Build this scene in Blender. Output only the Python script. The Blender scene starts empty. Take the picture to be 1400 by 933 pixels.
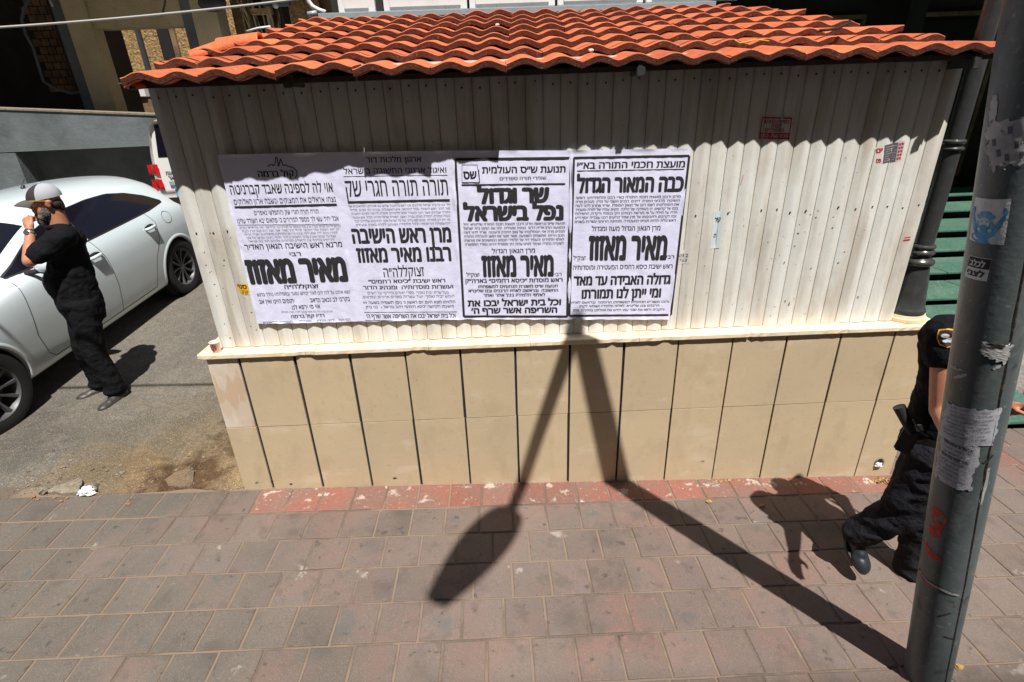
import bpy, bmesh, math, random
from mathutils import Vector, Matrix, noise
from mathutils.bvhtree import BVHTree
from mathutils.geometry import tessellate_polygon
from math import sin, cos, pi, radians, sqrt, atan2, exp

SC = bpy.context.scene
COL = SC.collection
random.seed(7)

# ------------------------------------------------------------------ camera
PW, PH = 1400.0, 933.0
CAM = Vector((1.946, -2.903, 2.323))
YAW, PIT, ROL, FPX = radians(.76), radians(24.32), radians(2.04), 722.7
_f = Vector((sin(YAW)*cos(PIT), cos(YAW)*cos(PIT), -sin(PIT)))
_r = Vector((cos(YAW), -sin(YAW), 0))
_d = _f.cross(_r)
RGT = cos(ROL)*_r + sin(ROL)*_d
DWN = -sin(ROL)*_r + cos(ROL)*_d
FWD = _f
camd = bpy.data.cameras.new('camera')
camd.sensor_width = 36; camd.lens = FPX/PW*36; camd.clip_start = .05; camd.clip_end = 400
camo = bpy.data.objects.new('camera', camd); COL.objects.link(camo)
m3 = Matrix((RGT, -DWN, -FWD)).transposed()
camo.matrix_world = Matrix.Translation(CAM) @ m3.to_4x4()
SC.camera = camo

# ------------------------------------------------------------------ light
SDIR = Vector((-.14, .46, -1)).normalized()
w = bpy.data.worlds.new('World'); SC.world = w; w.use_nodes = True
nt = w.node_tree; bg = nt.nodes['Background']
sky = nt.nodes.new('ShaderNodeTexSky'); sky.sky_type = 'NISHITA'; sky.sun_disc = False
sky.sun_elevation = math.asin(-SDIR.z); sky.sun_rotation = atan2(-SDIR.x, -SDIR.y)
nt.links.new(sky.outputs[0], bg.inputs[0]); bg.inputs[1].default_value = .05
sd = bpy.data.lights.new('sun', 'SUN'); sd.energy = 5; sd.angle = radians(.6); sd.color = (1, .955, .89)
so = bpy.data.objects.new('sun', sd); COL.objects.link(so)
so.rotation_euler = SDIR.to_track_quat('-Z', 'Y').to_euler()
SC.view_settings.view_transform = 'Standard'; SC.view_settings.look = 'None'
SC.view_settings.gamma = 1; SC.view_settings.exposure = .50
SC.view_settings.use_curve_mapping = False
SC.cycles.max_bounces = 6; SC.cycles.diffuse_bounces = 3
SC.cycles.use_denoising = True

# measuring helpers: a point of the photograph (1400x933) on a plane of the place
def ray(u, v): return RGT*((u-PW/2)/FPX) + DWN*((v-PH/2)/FPX) + FWD
def at(u, v, y):
    r = ray(u, v); return CAM + r*((y-CAM.y)/r.y)
TI = -.0298
def gz(x, y=0): return TI*x
def gnd(u, v, dz=0):
    r = ray(u, v); t = (TI*CAM.x + dz - CAM.z)/(r.z - TI*r.x); return CAM + r*t

# ------------------------------------------------------------------ materials
def lin(c):
    return tuple((x/255/12.92 if x/255 <= .04045 else ((x/255+.055)/1.055)**2.4) for x in c)
def pm(name, base, rough=.8, var=(), bump=(), rnd=0., metal=0., spec=.4, coat=0., obj=False, grad=None, spot=None):
    m = bpy.data.materials.new(name); m.use_nodes = True
    n, l = m.node_tree.nodes, m.node_tree.links
    b = n['Principled BSDF']; b.inputs['Roughness'].default_value = rough
    b.inputs['Metallic'].default_value = metal; b.inputs['Specular IOR Level'].default_value = spec
    b.inputs['Coat Weight'].default_value = coat
    if obj:
        g = n.new('ShaderNodeTexCoord'); pos = g.outputs['Object']
    else:
        g = n.new('ShaderNodeNewGeometry'); pos = g.outputs['Position']
    if rnd:
        oi = n.new('ShaderNodeObjectInfo')
    def tex(scale, detail=4, st=None, rough_=.6):
        t = n.new('ShaderNodeTexNoise'); t.inputs['Scale'].default_value = scale
        t.inputs['Detail'].default_value = detail; t.inputs['Roughness'].default_value = rough_
        if st:
            mp = n.new('ShaderNodeVectorMath'); mp.operation = 'MULTIPLY'; mp.inputs[1].default_value = st
            l.new(pos, mp.inputs[0]); l.new(mp.outputs[0], t.inputs['Vector'])
        else: l.new(pos, t.inputs['Vector'])
        return t.outputs['Fac']
    col = None
    cur = n.new('ShaderNodeRGB'); cur.outputs[0].default_value = (*base, 1); cur = cur.outputs[0]
    if grad:                                   # slow change of the stone's own colour across the place
        dv, g0, g1, gc, gf = grad
        dp = n.new('ShaderNodeVectorMath'); dp.operation = 'DOT_PRODUCT'; l.new(pos, dp.inputs[0]); dp.inputs[1].default_value = dv
        ad = n.new('ShaderNodeMath'); ad.operation = 'MULTIPLY_ADD'; l.new(tex(1.6), ad.inputs[0]); ad.inputs[1].default_value = 1.6; l.new(dp.outputs['Value'], ad.inputs[2])
        mr = n.new('ShaderNodeMapRange'); mr.inputs['From Min'].default_value = g0+.8; mr.inputs['From Max'].default_value = g1+.8; mr.inputs['To Max'].default_value = gf; l.new(ad.outputs[0], mr.inputs['Value'])
        mx = n.new('ShaderNodeMix'); mx.data_type = 'RGBA'; l.new(mr.outputs[0], mx.inputs['Factor']); l.new(cur, mx.inputs['A']); mx.inputs['B'].default_value = (*gc, 1); cur = mx.outputs['Result']
    for v in var:
        sc, lo, hi, c, f = v[:5]; st = v[5] if len(v) > 5 else None
        mr = n.new('ShaderNodeMapRange'); mr.inputs['From Min'].default_value = lo; mr.inputs['From Max'].default_value = hi
        mr.inputs['To Max'].default_value = f; l.new(tex(sc, 5, st), mr.inputs['Value'])
        mx = n.new('ShaderNodeMix'); mx.data_type = 'RGBA'; l.new(mr.outputs[0], mx.inputs['Factor'])
        l.new(cur, mx.inputs['A']); mx.inputs['B'].default_value = (*c, 1); cur = mx.outputs['Result']
    if spot:                                   # dirt spread round one place
        for sp, rad, scn, sc_c, sf in spot:
            dn_ = n.new('ShaderNodeVectorMath'); dn_.operation = 'DISTANCE'; l.new(pos, dn_.inputs[0]); dn_.inputs[1].default_value = sp
            ad = n.new('ShaderNodeMath'); ad.operation = 'MULTIPLY_ADD'; l.new(tex(scn), ad.inputs[0]); ad.inputs[1].default_value = rad*1.6; l.new(dn_.outputs['Value'], ad.inputs[2])
            mr = n.new('ShaderNodeMapRange'); mr.inputs['From Min'].default_value = rad*1.8; mr.inputs['From Max'].default_value = rad*1.25; mr.inputs['To Max'].default_value = sf; l.new(ad.outputs[0], mr.inputs['Value'])
            mx = n.new('ShaderNodeMix'); mx.data_type = 'RGBA'; l.new(mr.outputs[0], mx.inputs['Factor']); l.new(cur, mx.inputs['A']); mx.inputs['B'].default_value = (*sc_c, 1); mx.blend_type = 'MULTIPLY'; cur = mx.outputs['Result']
    if rnd:
        hs = n.new('ShaderNodeHueSaturation'); mr = n.new('ShaderNodeMapRange')
        l.new(oi.outputs['Random'], mr.inputs['Value']); mr.inputs['To Min'].default_value = 1-rnd; mr.inputs['To Max'].default_value = 1+rnd
        l.new(mr.outputs[0], hs.inputs['Value']); l.new(cur, hs.inputs['Color']); cur = hs.outputs[0]
    l.new(cur, b.inputs['Base Color'])
    prev = None
    for sc, dist in [(x[0], x[1]) for x in bump]:
        bp = n.new('ShaderNodeBump'); bp.inputs['Distance'].default_value = dist; bp.inputs['Strength'].default_value = 1
        l.new(tex(sc, 6), bp.inputs['Height'])
        if prev: l.new(prev, bp.inputs['Normal'])
        prev = bp.outputs[0]
    if prev: l.new(prev, b.inputs['Normal'])
    m['x'] = 1
    return m

K = {}
K['paver'] = pm('paver', (.142, .105, .090), .85, var=[(1.5, .50, .66, (.24, .105, .082), .6), (.7, .50, .60, (.160, .133, .113), .5), (38, .38, .62, (.135, .105, .09), .45), (220, .5, .62, (.29, .24, .20), .35), (5, .66, .70, (.42, .38, .33), .5), (2.2, .56, .68, (.088, .078, .068), .65), (3.5, .62, .70, (.085, .10, .10), .5), (17, .63, .69, (.055, .047, .042), .7), (9, .56, .66, (.10, .078, .068), .5)], bump=[(260, .0012), (30, .001)], rnd=.08, grad=((1, .35, 0), 1.45, .0, (.100, .090, .075), .95))
K['paver_red'] = pm('paver_red', (.25, .098, .070), .8, var=[(3.0, .42, .62, (.185, .118, .098), .85), (40, .4, .6, (.17, .085, .065), .5), (9, .61, .66, (.48, .42, .36), .7), (60, .63, .68, (.5, .43, .37), .6)], bump=[(200, .0012)], rnd=.1)
K['sand'] = pm('joint_sand', (.215, .155, .115), .95, var=[(2, .4, .6, (.20, .155, .115), .7), (1.6, .50, .58, (.085, .072, .06), .85), (150, .4, .6, (.2, .14, .09), .5)], bump=[(150, .002)])
K['asphalt'] = pm('old_asphalt', (.170, .152, .122), .92, var=[(1.1, .44, .56, (.105, .096, .080), .8), (5, .48, .62, (.215, .18, .135), .55), (16, .5, .6, (.09, .082, .068), .5), (42, .42, .62, (.085, .078, .066), .65), (130, .57, .61, (.42, .38, .32), .75), (300, .35, .6, (.07, .066, .06), .4)], bump=[(120, .005), (12, .006)], spot=[((-.15, .45, .02), 1.3, 5, (1.06, .96, .80), 1.), ((-.1, .25, .02), .8, 8, (1.22, 1.10, .94), .9), ((.02, .10, .02), .55, 12, (1.35, 1.30, 1.22), .9), ((-.30, .12, .02), .34, 10, (.38, .30, .24), 1.), ((-.02, .66, .02), .42, 12, (.42, .36, .30), 1.), ((-.9, .05, .04), .6, 9, (1.15, 1.02, .84), .9), ((-2.0, .6, .04), .6, 7, (.72, .70, .70), .8)])
K['concrete'] = pm('broken_concrete', (.22, .19, .145), .93, var=[(6, .42, .6, (.16, .11, .065), .7), (22, .5, .6, (.13, .12, .105), .7), (90, .45, .65, (.42, .38, .3), .5)], bump=[(25, .012), (120, .004)])
K['rubble'] = pm('brown_rubble', (.17, .115, .07), .95, var=[(14, .42, .6, (.085, .065, .045), .7), (90, .5, .65, (.32, .25, .17), .5)], bump=[(60, .01)])
K['tile'] = pm('beige_stone_tile', (.55, .435, .285), .42, var=[(1.7, .35, .65, (.47, .385, .265), .7), (2.6, .58, .66, (.60, .51, .38), .55, (1, 1, 2.2)), (6, .58, .74, (.38, .29, .185), .4, (1, 1, .35)), (34, .60, .68, (.36, .27, .17), .4), (4.5, .56, .66, (.44, .345, .225), .5, (1, 1, .7)), (120, .64, .68, (.24, .17, .1), .6), (12, .6, .75, (.44, .33, .21), .35), (7, .70, .72, (.16, .11, .08), .8), (45, .70, .72, (.30, .2, .12), .5)], bump=[(9, .0015)], rnd=.035)
K['tile_pale'] = pm('marbled_stone_tile', (.58, .48, .385), .35, var=[(5, .45, .6, (.74, .64, .55), .7, (1, 1, .5)), (9, .52, .56, (.5, .33, .18), .5, (1, 1, .4)), (18, .6, .7, (.45, .33, .22), .4)])
K['ledge'] = pm('ledge_stone', (.78, .60, .40), .5, var=[(3, .40, .6, (.74, .66, .53), .7), (14, .56, .68, (.50, .42, .30), .45), (40, .6, .7, (.35, .29, .2), .35), (5, .64, .7, (.85, .50, .25), .35)], bump=[(30, .002)])
K['joint'] = pm('black_joint', (.022, .023, .024), .7)
K['corr'] = pm('painted_corrugated_metal', (.74, .745, .715), .45, var=[(1.5, .42, .6, (.69, .675, .62), .7, (1, 1, .25)), (11, .52, .66, (.50, .46, .39), .45, (1, 1, .10)), (26, .55, .68, (.60, .50, .36), .35, (1, 1, .12)), (7, .60, .72, (.5, .40, .28), .35, (1, 1, .3)), (60, .70, .73, (.13, .12, .11), .8, (1, 1, .6)), (15, .70, .72, (.14, .10, .07), .7, (1, 1, .5)), (3.2, .55, .66, (.42, .37, .30), .40, (1, 1, .5)), (6, .52, .66, (.38, .30, .22), .38, (1, 1, .10)), (90, .66, .70, (.3, .26, .2), .6)], bump=[(8, .001), (2.5, .006)], rnd=.03)
K['roof'] = pm('terracotta_tile', (.60, .138, .046), .78, var=[(2, .4, .6, (.42, .090, .034), .7), (14, .5, .65, (.60, .19, .085), .5), (5, .56, .66, (.30, .085, .045), .7), (70, .56, .66, (.22, .07, .04), .55), (45, .5, .64, (.40, .085, .035), .5), (30, .68, .72, (.66, .5, .38), .55), (9, .68, .74, (.16, .06, .035), .7)], bump=[(90, .005), (14, .004)], rnd=.22)
K['roof_edge'] = pm('terracotta_shaded_dirty_edge', (.085, .020, .010), .9, var=[(70, .45, .6, (.14, .045, .022), .6), (50, .62, .67, (.25, .17, .11), .5)], bump=[(120, .004)], rnd=.1)  # tile front edges darkened: shade and dirt put into the colour
K['fascia'] = pm('dark_gutter_metal', (.045, .05, .055), .5, var=[(20, .5, .7, (.02, .02, .02), .6)])
K['blackmetal'] = pm('black_painted_iron', (.040, .044, .045), .27, var=[(25, .5, .7, (.08, .075, .065), .5)], bump=[(20, .001)], spec=.6)
K['greygutter'] = pm('grey_sheet_metal', (.36, .42, .45), .4, metal=.2, var=[(12, .45, .6, (.28, .33, .36), .5)])
K['shutter'] = pm('white_shutter_paint', (.70, .71, .71), .5, var=[(6, .5, .7, (.5, .5, .48), .5)])
K['green'] = pm('worn_green_paint', (.050, .125, .092), .6, var=[(3, .45, .65, (.10, .175, .135), .7, (1, 1, 1)), (40, .58, .66, (.30, .33, .27), .6), (22, .5, .7, (.04, .11, .085), .6)], bump=[(40, .002)])
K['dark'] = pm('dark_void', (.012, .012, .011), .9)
K['darkwall'] = pm('shade_dark_plaster', (.035, .030, .026), .9, var=[(2, .4, .6, (.018, .016, .014), .8)])  # shade of the dark interiors put into the wall colour
K['brownwall'] = pm('brown_plaster', (.24, .15, .08), .9, var=[(3, .4, .6, (.09, .06, .035), .8), (30, .5, .65, (.22, .16, .09), .5)], bump=[(20, .01)])
K['plaster'] = pm('beige_plaster', (.52, .43, .28), .85, var=[(2, .4, .6, (.42, .345, .22), .7), (20, .55, .7, (.2, .165, .11), .4)], bump=[(60, .002)])
K['greypl'] = pm('grey_render', (.15, .178, .188), .85, var=[(1.3, .4, .62, (.085, .10, .105), .8), (7, .5, .7, (.14, .16, .165), .5), (60, .5, .65, (.09, .105, .11), .4)], bump=[(50, .004), (6, .01)])
K['goldstone'] = pm('gold_stone', (.34, .215, .085), .9, var=[(5, .42, .56, (.17, .10, .035), .8), (14, .45, .6, (.48, .33, .15), .8)], bump=[(12, .06)], rnd=.12)
K['carpaint'] = pm('white_car_paint', (.66, .745, .785), .24, coat=1., spec=.5, var=[(3, .4, .7, (.63, .71, .75), .5)])
K['vanpaint'] = pm('white_van_paint', (.74, .75, .74), .3, coat=.7)
K['glass'] = pm('dark_car_glass', (.008, .007, .012), .08, spec=.6)
K['plastic'] = pm('black_plastic', (.018, .018, .02), .55)
K['tyre'] = pm('tyre_rubber', (.016, .016, .017), .85, bump=[(60, .002)])
K['rim'] = pm('alloy_rim', (.09, .092, .095), .45, metal=.3)
K['redlight'] = pm('red_lamp_plastic', (.55, .015, .015), .2, coat=.6)
K['chrome'] = pm('chrome', (.75, .76, .78), .15, metal=1.)
K['skin'] = pm('skin', (.46, .20, .115), .55, var=[(12, .42, .62, (.38, .145, .08), .55), (60, .4, .6, (.5, .24, .15), .4)], bump=[(180, .0008)])
K['black_cloth'] = pm('black_shirt_cloth', (.007, .007, .009), .9, var=[(14, .45, .65, (.012, .012, .014), .7)], bump=[(9, .02), (28, .006), (300, .0006)], spec=.12)
K['navy_cloth'] = pm('navy_uniform_cloth', (.008, .008, .011), .88, var=[(14, .45, .65, (.015, .015, .021), .7)], bump=[(10, .03), (26, .008)], spec=.25)
K['shoe'] = pm('dark_shoe_leather', (.04, .036, .034), .45, var=[(20, .45, .65, (.09, .075, .065), .6)])
K['boot'] = pm('black_boot_leather', (.02, .024, .028), .3, spec=.6)
K['capgrey'] = pm('grey_cap_cloth', (.085, .078, .075), .85)
K['capdark'] = pm('dark_cap_cloth', (.035, .028, .030), .85)
K['capwhite'] = pm('white_cap_mesh', (.36, .37, .41), .8, bump=[(150, .002)])
K['beard'] = pm('grey_beard_hair', (.15, .135, .125), .9, var=[(60, .45, .6, (.06, .052, .048), .8), (30, .55, .65, (.5, .48, .45), .7)], bump=[(140, .012)])
K['hair'] = pm('dark_hair', (.03, .024, .02), .8, bump=[(120, .01)])
K['silver'] = pm('steel_watch', (.6, .6, .6), .25, metal=.9)
K['paper'] = pm('poster_paper', (.77, .77, .98), .75, var=[(2.2, .4, .6, (.71, .72, .95), .7), (9, .55, .7, (.62, .64, .86), .4)], bump=[(9, .004), (22, .0015)])
K['ink'] = pm('black_print', (.022, .021, .026), .7, var=[(80, .45, .6, (.035, .034, .04), .6)])
K['ink2'] = pm('grey_print', (.11, .105, .13), .7)
K['whitepaper'] = pm('white_paper', (.72, .72, .72), .8, var=[(30, .45, .6, (.55, .55, .57), .7)], bump=[(40, .003)])
K['greypaper'] = pm('weathered_notice_paper', (.42, .42, .46), .8, var=[(16, .45, .6, (.32, .32, .36), .7), (60, .55, .65, (.22, .22, .24), .5)], bump=[(40, .002)])
K['stickpaper'] = pm('old_sticker_paper', (.42, .41, .41), .7, var=[(14, .45, .58, (.28, .28, .29), .8), (26, .6, .64, (.07, .07, .07), .8)])
K['redink'] = pm('red_print', (.50, .02, .035), .6)
K['pinkpaper'] = pm('red_sticker_paper', (.62, .50, .52), .6)
K['redspray'] = pm('red_spray_paint', (.50, .035, .02), .6, var=[(12, .4, .7, (.30, .05, .04), .6)])
K['blueink'] = pm('pale_blue_print', (.08, .33, .60), .6, var=[(30, .45, .6, (.20, .48, .72), .7)])
K['bluesticker'] = pm('faded_blue_sticker', (.56, .67, .71), .7, var=[(20, .5, .6, (.70, .70, .65), .7)])
K['yellow'] = pm('yellow_sticker', (.75, .45, .03), .6)
K['yellowpatch'] = pm('gold_thread', (.72, .36, .03), .7)
K['pole'] = pm('grey_painted_steel_pole', (.105, .125, .130), .42, metal=.0, spec=.55, var=[(3, .42, .6, (.065, .078, .082), .8, (1, 1, .4)), (16, .55, .68, (.16, .17, .16), .5, (1, 1, .5)), (45, .62, .68, (.28, .28, .26), .5), (9, .62, .66, (.05, .045, .04), .7)], bump=[(14, .002), (70, .0008)])
K['poleseam'] = pm('pole_seam_rust', (.02, .018, .017), .8, var=[(60, .5, .6, (.10, .06, .04), .7)])
K['cup'] = pm('paper_cup', (.75, .72, .66), .6)
K['leaf'] = pm('dry_leaf', (.36, .23, .09), .8)
K['cable'] = pm('pale_cable', (.42, .40, .38), .6)
K['blackcable'] = pm('black_cable', (.015, .015, .016), .6)
K['redcurb'] = pm('orange_brick_bit', (.32, .13, .065), .9)

# ------------------------------------------------------------------ builders
class MB:
    def __init__(s): s.v = []; s.f = []; s.mi = []
    def add(s, vs, fs, mi=0):
        o = len(s.v); s.v += [Vector(p) for p in vs]; s.f += [tuple(i+o for i in f) for f in fs]; s.mi += [mi]*len(fs); return s
    def box(s, a, b, mi=0, M=None, bev=0):
        x0, y0, z0 = a; x1, y1, z1 = b
        P = [Vector(p) for p in ((x0,y0,z0),(x1,y0,z0),(x1,y1,z0),(x0,y1,z0),(x0,y0,z1),(x1,y0,z1),(x1,y1,z1),(x0,y1,z1))]
        if M: P = [M @ p for p in P]
        return s.add(P, [(0,3,2,1),(4,5,6,7),(0,1,5,4),(1,2,6,5),(2,3,7,6),(3,0,4,7)], mi)
    def tube(s, pts, r, n=12, mi=0, cap=True):
        pts = [Vector(p) for p in pts]; R_ = r if isinstance(r, (list, tuple)) else [r]*len(pts)
        vs = []; up = None
        for i, p in enumerate(pts):
            t = (pts[min(i+1, len(pts)-1)]-pts[max(i-1, 0)]).normalized()
            if up is None:
                up = t.orthogonal().normalized()
            up = (up - t*up.dot(t)).normalized(); q = t.cross(up)
            for k in range(n):
                a = 2*pi*k/n; vs.append(p + (up*cos(a)+q*sin(a))*R_[i])
        fs = []
        for i in range(len(pts)-1):
            for k in range(n):
                fs.append((i*n+k, i*n+(k+1) % n, (i+1)*n+(k+1) % n, (i+1)*n+k))
        if cap: fs += [tuple(range(n))[::-1], tuple(range((len(pts)-1)*n, len(pts)*n))]
        return s.add(vs, fs, mi)
    def lathe(s, prof, c=(0,0,0), n=28, mi=0):
        vs = []; c = Vector(c)
        for r, z in prof:
            for k in range(n): vs.append(c+Vector((r*cos(2*pi*k/n), r*sin(2*pi*k/n), z)))
        m = len(prof); fs = [(i*n+k, i*n+(k+1) % n, (i+1)*n+(k+1) % n, (i+1)*n+k) for i in range(m-1) for k in range(n)]
        fs += [tuple(range(n))[::-1], tuple(range((m-1)*n, m*n))]
        return s.add(vs, fs, mi)
    def grid(s, fn, nu, nv, mi=0, closed=False):
        vs = [fn(i/nu, j/nv) for j in range(nv+1) for i in range(nu+1)]
        fs = [(j*(nu+1)+i, j*(nu+1)+i+1, (j+1)*(nu+1)+i+1, (j+1)*(nu+1)+i) for j in range(nv) for i in range(nu)]
        return s.add(vs, fs, mi)
    def prism(s, poly, fn0, fn1, mi=0):
        n = len(poly); vs = [fn0(*p) for p in poly]+[fn1(*p) for p in poly]
        fs = [tuple(range(n))[::-1], tuple(range(n, 2*n))]+[(i, (i+1) % n, n+(i+1) % n, n+i) for i in range(n)]
        return s.add(vs, fs, mi)
    def sphere(s, c, r, nu=16, nv=10, mi=0, M=None):
        r = r if isinstance(r, (tuple, list)) else (r, r, r); c = Vector(c)
        vs = [Vector((0,0,-r[2]))]
        for j in range(1, nv):
            a = -pi/2+pi*j/nv
            for k in range(nu): vs.append(Vector((r[0]*cos(a)*cos(2*pi*k/nu), r[1]*cos(a)*sin(2*pi*k/nu), r[2]*sin(a))))
        vs.append(Vector((0,0,r[2])))
        if M: vs = [M @ p for p in vs]
        vs = [c+p for p in vs]; L = len(vs)-1
        fs = [(0, 1+(k+1) % nu, 1+k) for k in range(nu)]
        for j in range(nv-2):
            for k in range(nu): fs.append((1+j*nu+k, 1+j*nu+(k+1) % nu, 1+(j+1)*nu+(k+1) % nu, 1+(j+1)*nu+k))
        fs += [(L, 1+(nv-2)*nu+k, 1+(nv-2)*nu+(k+1) % nu) for k in range(nu)]
        return s.add(vs, fs, mi)
    def mesh(s, name):
        me = bpy.data.meshes.new(name); me.from_pydata(s.v, [], s.f); me.update(); return me
    def build(s, name, mats, parent=None, smooth=False, bevel=0, recalc=True, auto=None):
        me = s.mesh(name)
        if not isinstance(mats, (list, tuple)): mats = [mats]
        for m in mats: me.materials.append(m)
        if len(mats) > 1: me.polygons.foreach_set('material_index', s.mi)
        if recalc or bevel:
            bm = bmesh.new(); bm.from_mesh(me); bmesh.ops.recalc_face_normals(bm, faces=bm.faces)
            if bevel: bmesh.ops.bevel(bm, geom=[e for e in bm.edges if e.is_manifold and e.calc_face_angle(0) > .5], offset=bevel, segments=2, affect='EDGES', clamp_overlap=True)
            bm.to_mesh(me); bm.free()
        o = bpy.data.objects.new(name, me); COL.objects.link(o)
        if parent: adopt(o, parent)
        if smooth:
            me.polygons.foreach_set('use_smooth', [True]*len(me.polygons))
            if auto is not None: me.set_sharp_from_angle(angle=radians(auto))
        return o

def tag(o, label=None, cat=None, group=None, kind=None):
    if label: o['label'] = label
    if cat: o['category'] = cat
    if group: o['group'] = group
    if kind: o['kind'] = kind
    return o
WC = set()
def adopt(o, parent):
    o.parent = parent
    if parent.name in WC: o.matrix_parent_inverse = parent.matrix_basis.inverted()
def thing(name, label, cat, loc=(0,0,0), rz=0, group=None, wc=True):
    o = bpy.data.objects.new(name, None)
    if wc: WC.add(o.name)
    COL.objects.link(o); o.empty_display_size = .1
    o.location = loc; o.rotation_euler = (0,0,rz)
    return tag(o, label, cat, group)
def link(name, me, parent=None, loc=None, rot=None):
    o = bpy.data.objects.new(name, me); COL.objects.link(o)
    if parent: adopt(o, parent)
    if loc is not None: o.location = loc
    if rot is not None: o.rotation_euler = rot
    return o

# ---- Hebrew lettering: glyph outlines from the built-in font, laid right to left
_tc = {}
def vis(s):
    out = list(s[::-1]); i = 0; r = []
    while i < len(out):
        if out[i].isdigit() or (out[i] in '.:-' and r and i+1 < len(out) and out[i+1].isdigit() and out[i-1].isdigit()):
            j = i
            while j < len(out) and (out[j].isdigit() or (out[j] in '.:-' and j+1 < len(out) and out[j+1].isdigit())): j += 1
            r += out[i:j][::-1]; i = j
        else: r.append(out[i]); i += 1
    return ''.join(r)
def glyphs(s, bold):
    """letters one by one: outlines taken from the font, filled contour by contour (its letters overlap themselves)"""
    if s in _tc: return _tc[s]
    c = bpy.data.curves.new('t', 'FONT'); c.body = vis(s); c.resolution_u = 2; c.fill_mode = 'NONE'
    o = bpy.data.objects.new('t', c); COL.objects.link(o)
    e = o.evaluated_get(bpy.context.evaluated_depsgraph_get()); me = e.to_mesh()
    co = [v.co.copy() for v in me.vertices]; nxt = {}
    for ed in me.edges:
        i, j = ed.vertices; nxt.setdefault(i, []).append(j); nxt.setdefault(j, []).append(i)
    e.to_mesh_clear(); bpy.data.objects.remove(o); bpy.data.curves.remove(c)
    loops = []; seen = set()
    for i in range(len(co)):
        if i in seen or i not in nxt: continue
        lp = [i]; seen.add(i)
        while True:
            n = [j for j in nxt[lp[-1]] if j not in seen]
            if not n: break
            j = lp[-1]+1 if lp[-1]+1 in n else n[0]
            lp.append(j); seen.add(j)
        if len(lp) > 2: loops.append([co[j] for j in lp])
    def area(L): return sum(L[k].x*L[(k+1) % len(L)].y-L[(k+1) % len(L)].x*L[k].y for k in range(len(L)))/2
    def inside(p, L):
        r = False
        for k in range(len(L)):
            a, b = L[k], L[(k+1) % len(L)]
            if (a.y > p.y) != (b.y > p.y) and p.x < (b.x-a.x)*(p.y-a.y)/(b.y-a.y)+a.x: r = not r
        return r
    sg = area(max(loops, key=lambda L: abs(area(L)))) > 0
    outs = [L for L in loops if (area(L) > 0) == sg]; holes = [L for L in loops if (area(L) > 0) != sg]
    V, F = [], []
    for L in outs:
        hs = [h for h in holes if inside(h[0], L)]
        pts = [p for q in [L]+hs for p in q]; n = len(V); V += pts
        F += [tuple(n+i for i in t) for t in tessellate_polygon([L]+hs)]
    _tc[s] = (V, F); return _tc[s]
_n = [0]
def text(mb, s, fn, bold=.0):
    """fn(a, b): a 0..1 left to right, b 0 at the baseline, 1 at letter height"""
    vs, fs = glyphs(s, 0); x0 = min(v.x for v in vs)-bold; x1 = max(v.x for v in vs)+bold
    if bold < .005: sh = [(0, 0)]
    elif bold < .03: sh = [(-bold, 0), (0, 0), (bold, 0)]
    else: sh = [(-bold, 0), (bold, 0), (-bold*.5, .4*bold), (bold*.5, .4*bold), (-bold*.7, -.4*bold), (bold*.7, -.4*bold), (0, .5*bold), (0, -.5*bold)]
    for k, (dx, dy) in enumerate(sh):
        o = Vector((0, -.00002*k, 0))
        mb.add([fn((v.x+dx-x0)/(x1-x0), (v.y+dy)/.6)+o for v in vs], fs)

# ================================================================== GROUND
def zroad(x, y):
    return TI*x + (.075*(y-.8) if y > .8 else 0) - (.14 if y < -3.2 else 0)
mb = MB()                                   # old asphalt of the yard, reaching far beyond the buildings
xs = [-60, -30, -14] + [-9+.12*i for i in range(78)] + [2, 6, 12, 30, 60]
ys = [.0] + [.05+.12*i for i in range(56)] + [8, 10, 14, 20, 30, 60]
def yz(x, y):
    yy = min(y, 7.); n_ = .012*noise.noise(Vector((x*1.3, y*1.3, 0))) + .005*noise.noise(Vector((x*6, y*6, 3)))
    edge = max(0, 1-max(0, y-.02)/.25)
    return TI*max(min(x, 12), -12) + (.075*(yy-.8) if yy > .8 else 0) + .012 + n_ - .022*edge - .07*max(0, min(1, (x-.5)/.4))
mb.add([(x, y + (.05*noise.noise(Vector((x*2.2, 7, 0))) + .02*noise.noise(Vector((x*9, 1, 0))) if j == 0 else 0), yz(x, y)) for j, y in enumerate(ys) for x in xs],
       [(j*len(xs)+i, j*len(xs)+i+1, (j+1)*len(xs)+i+1, (j+1)*len(xs)+i) for j in range(len(ys)-1) for i in range(len(xs)-1)])
o = mb.build('yard_asphalt', K['asphalt'], smooth=True); tag(o, kind='structure')

mb = MB()                                   # the street on the camera's side with its kerb
mb.grid(lambda a, b: Vector((-60+120*a, -60+56.8*b, TI*max(-12, min(12, -60+120*a))-.16)), 40, 8)
tag(mb.build('road', K['asphalt']), kind='structure')
mb = MB(); mb.prism([(-3.2, -.4), (-3.05, -.4), (-3.05, .006), (-3.2, .0)], lambda y, z: (-20, y, z-TI*20), lambda y, z: (20, y, z+TI*20))
tag(mb.build('kerb', K['concrete']), kind='structure')

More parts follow.
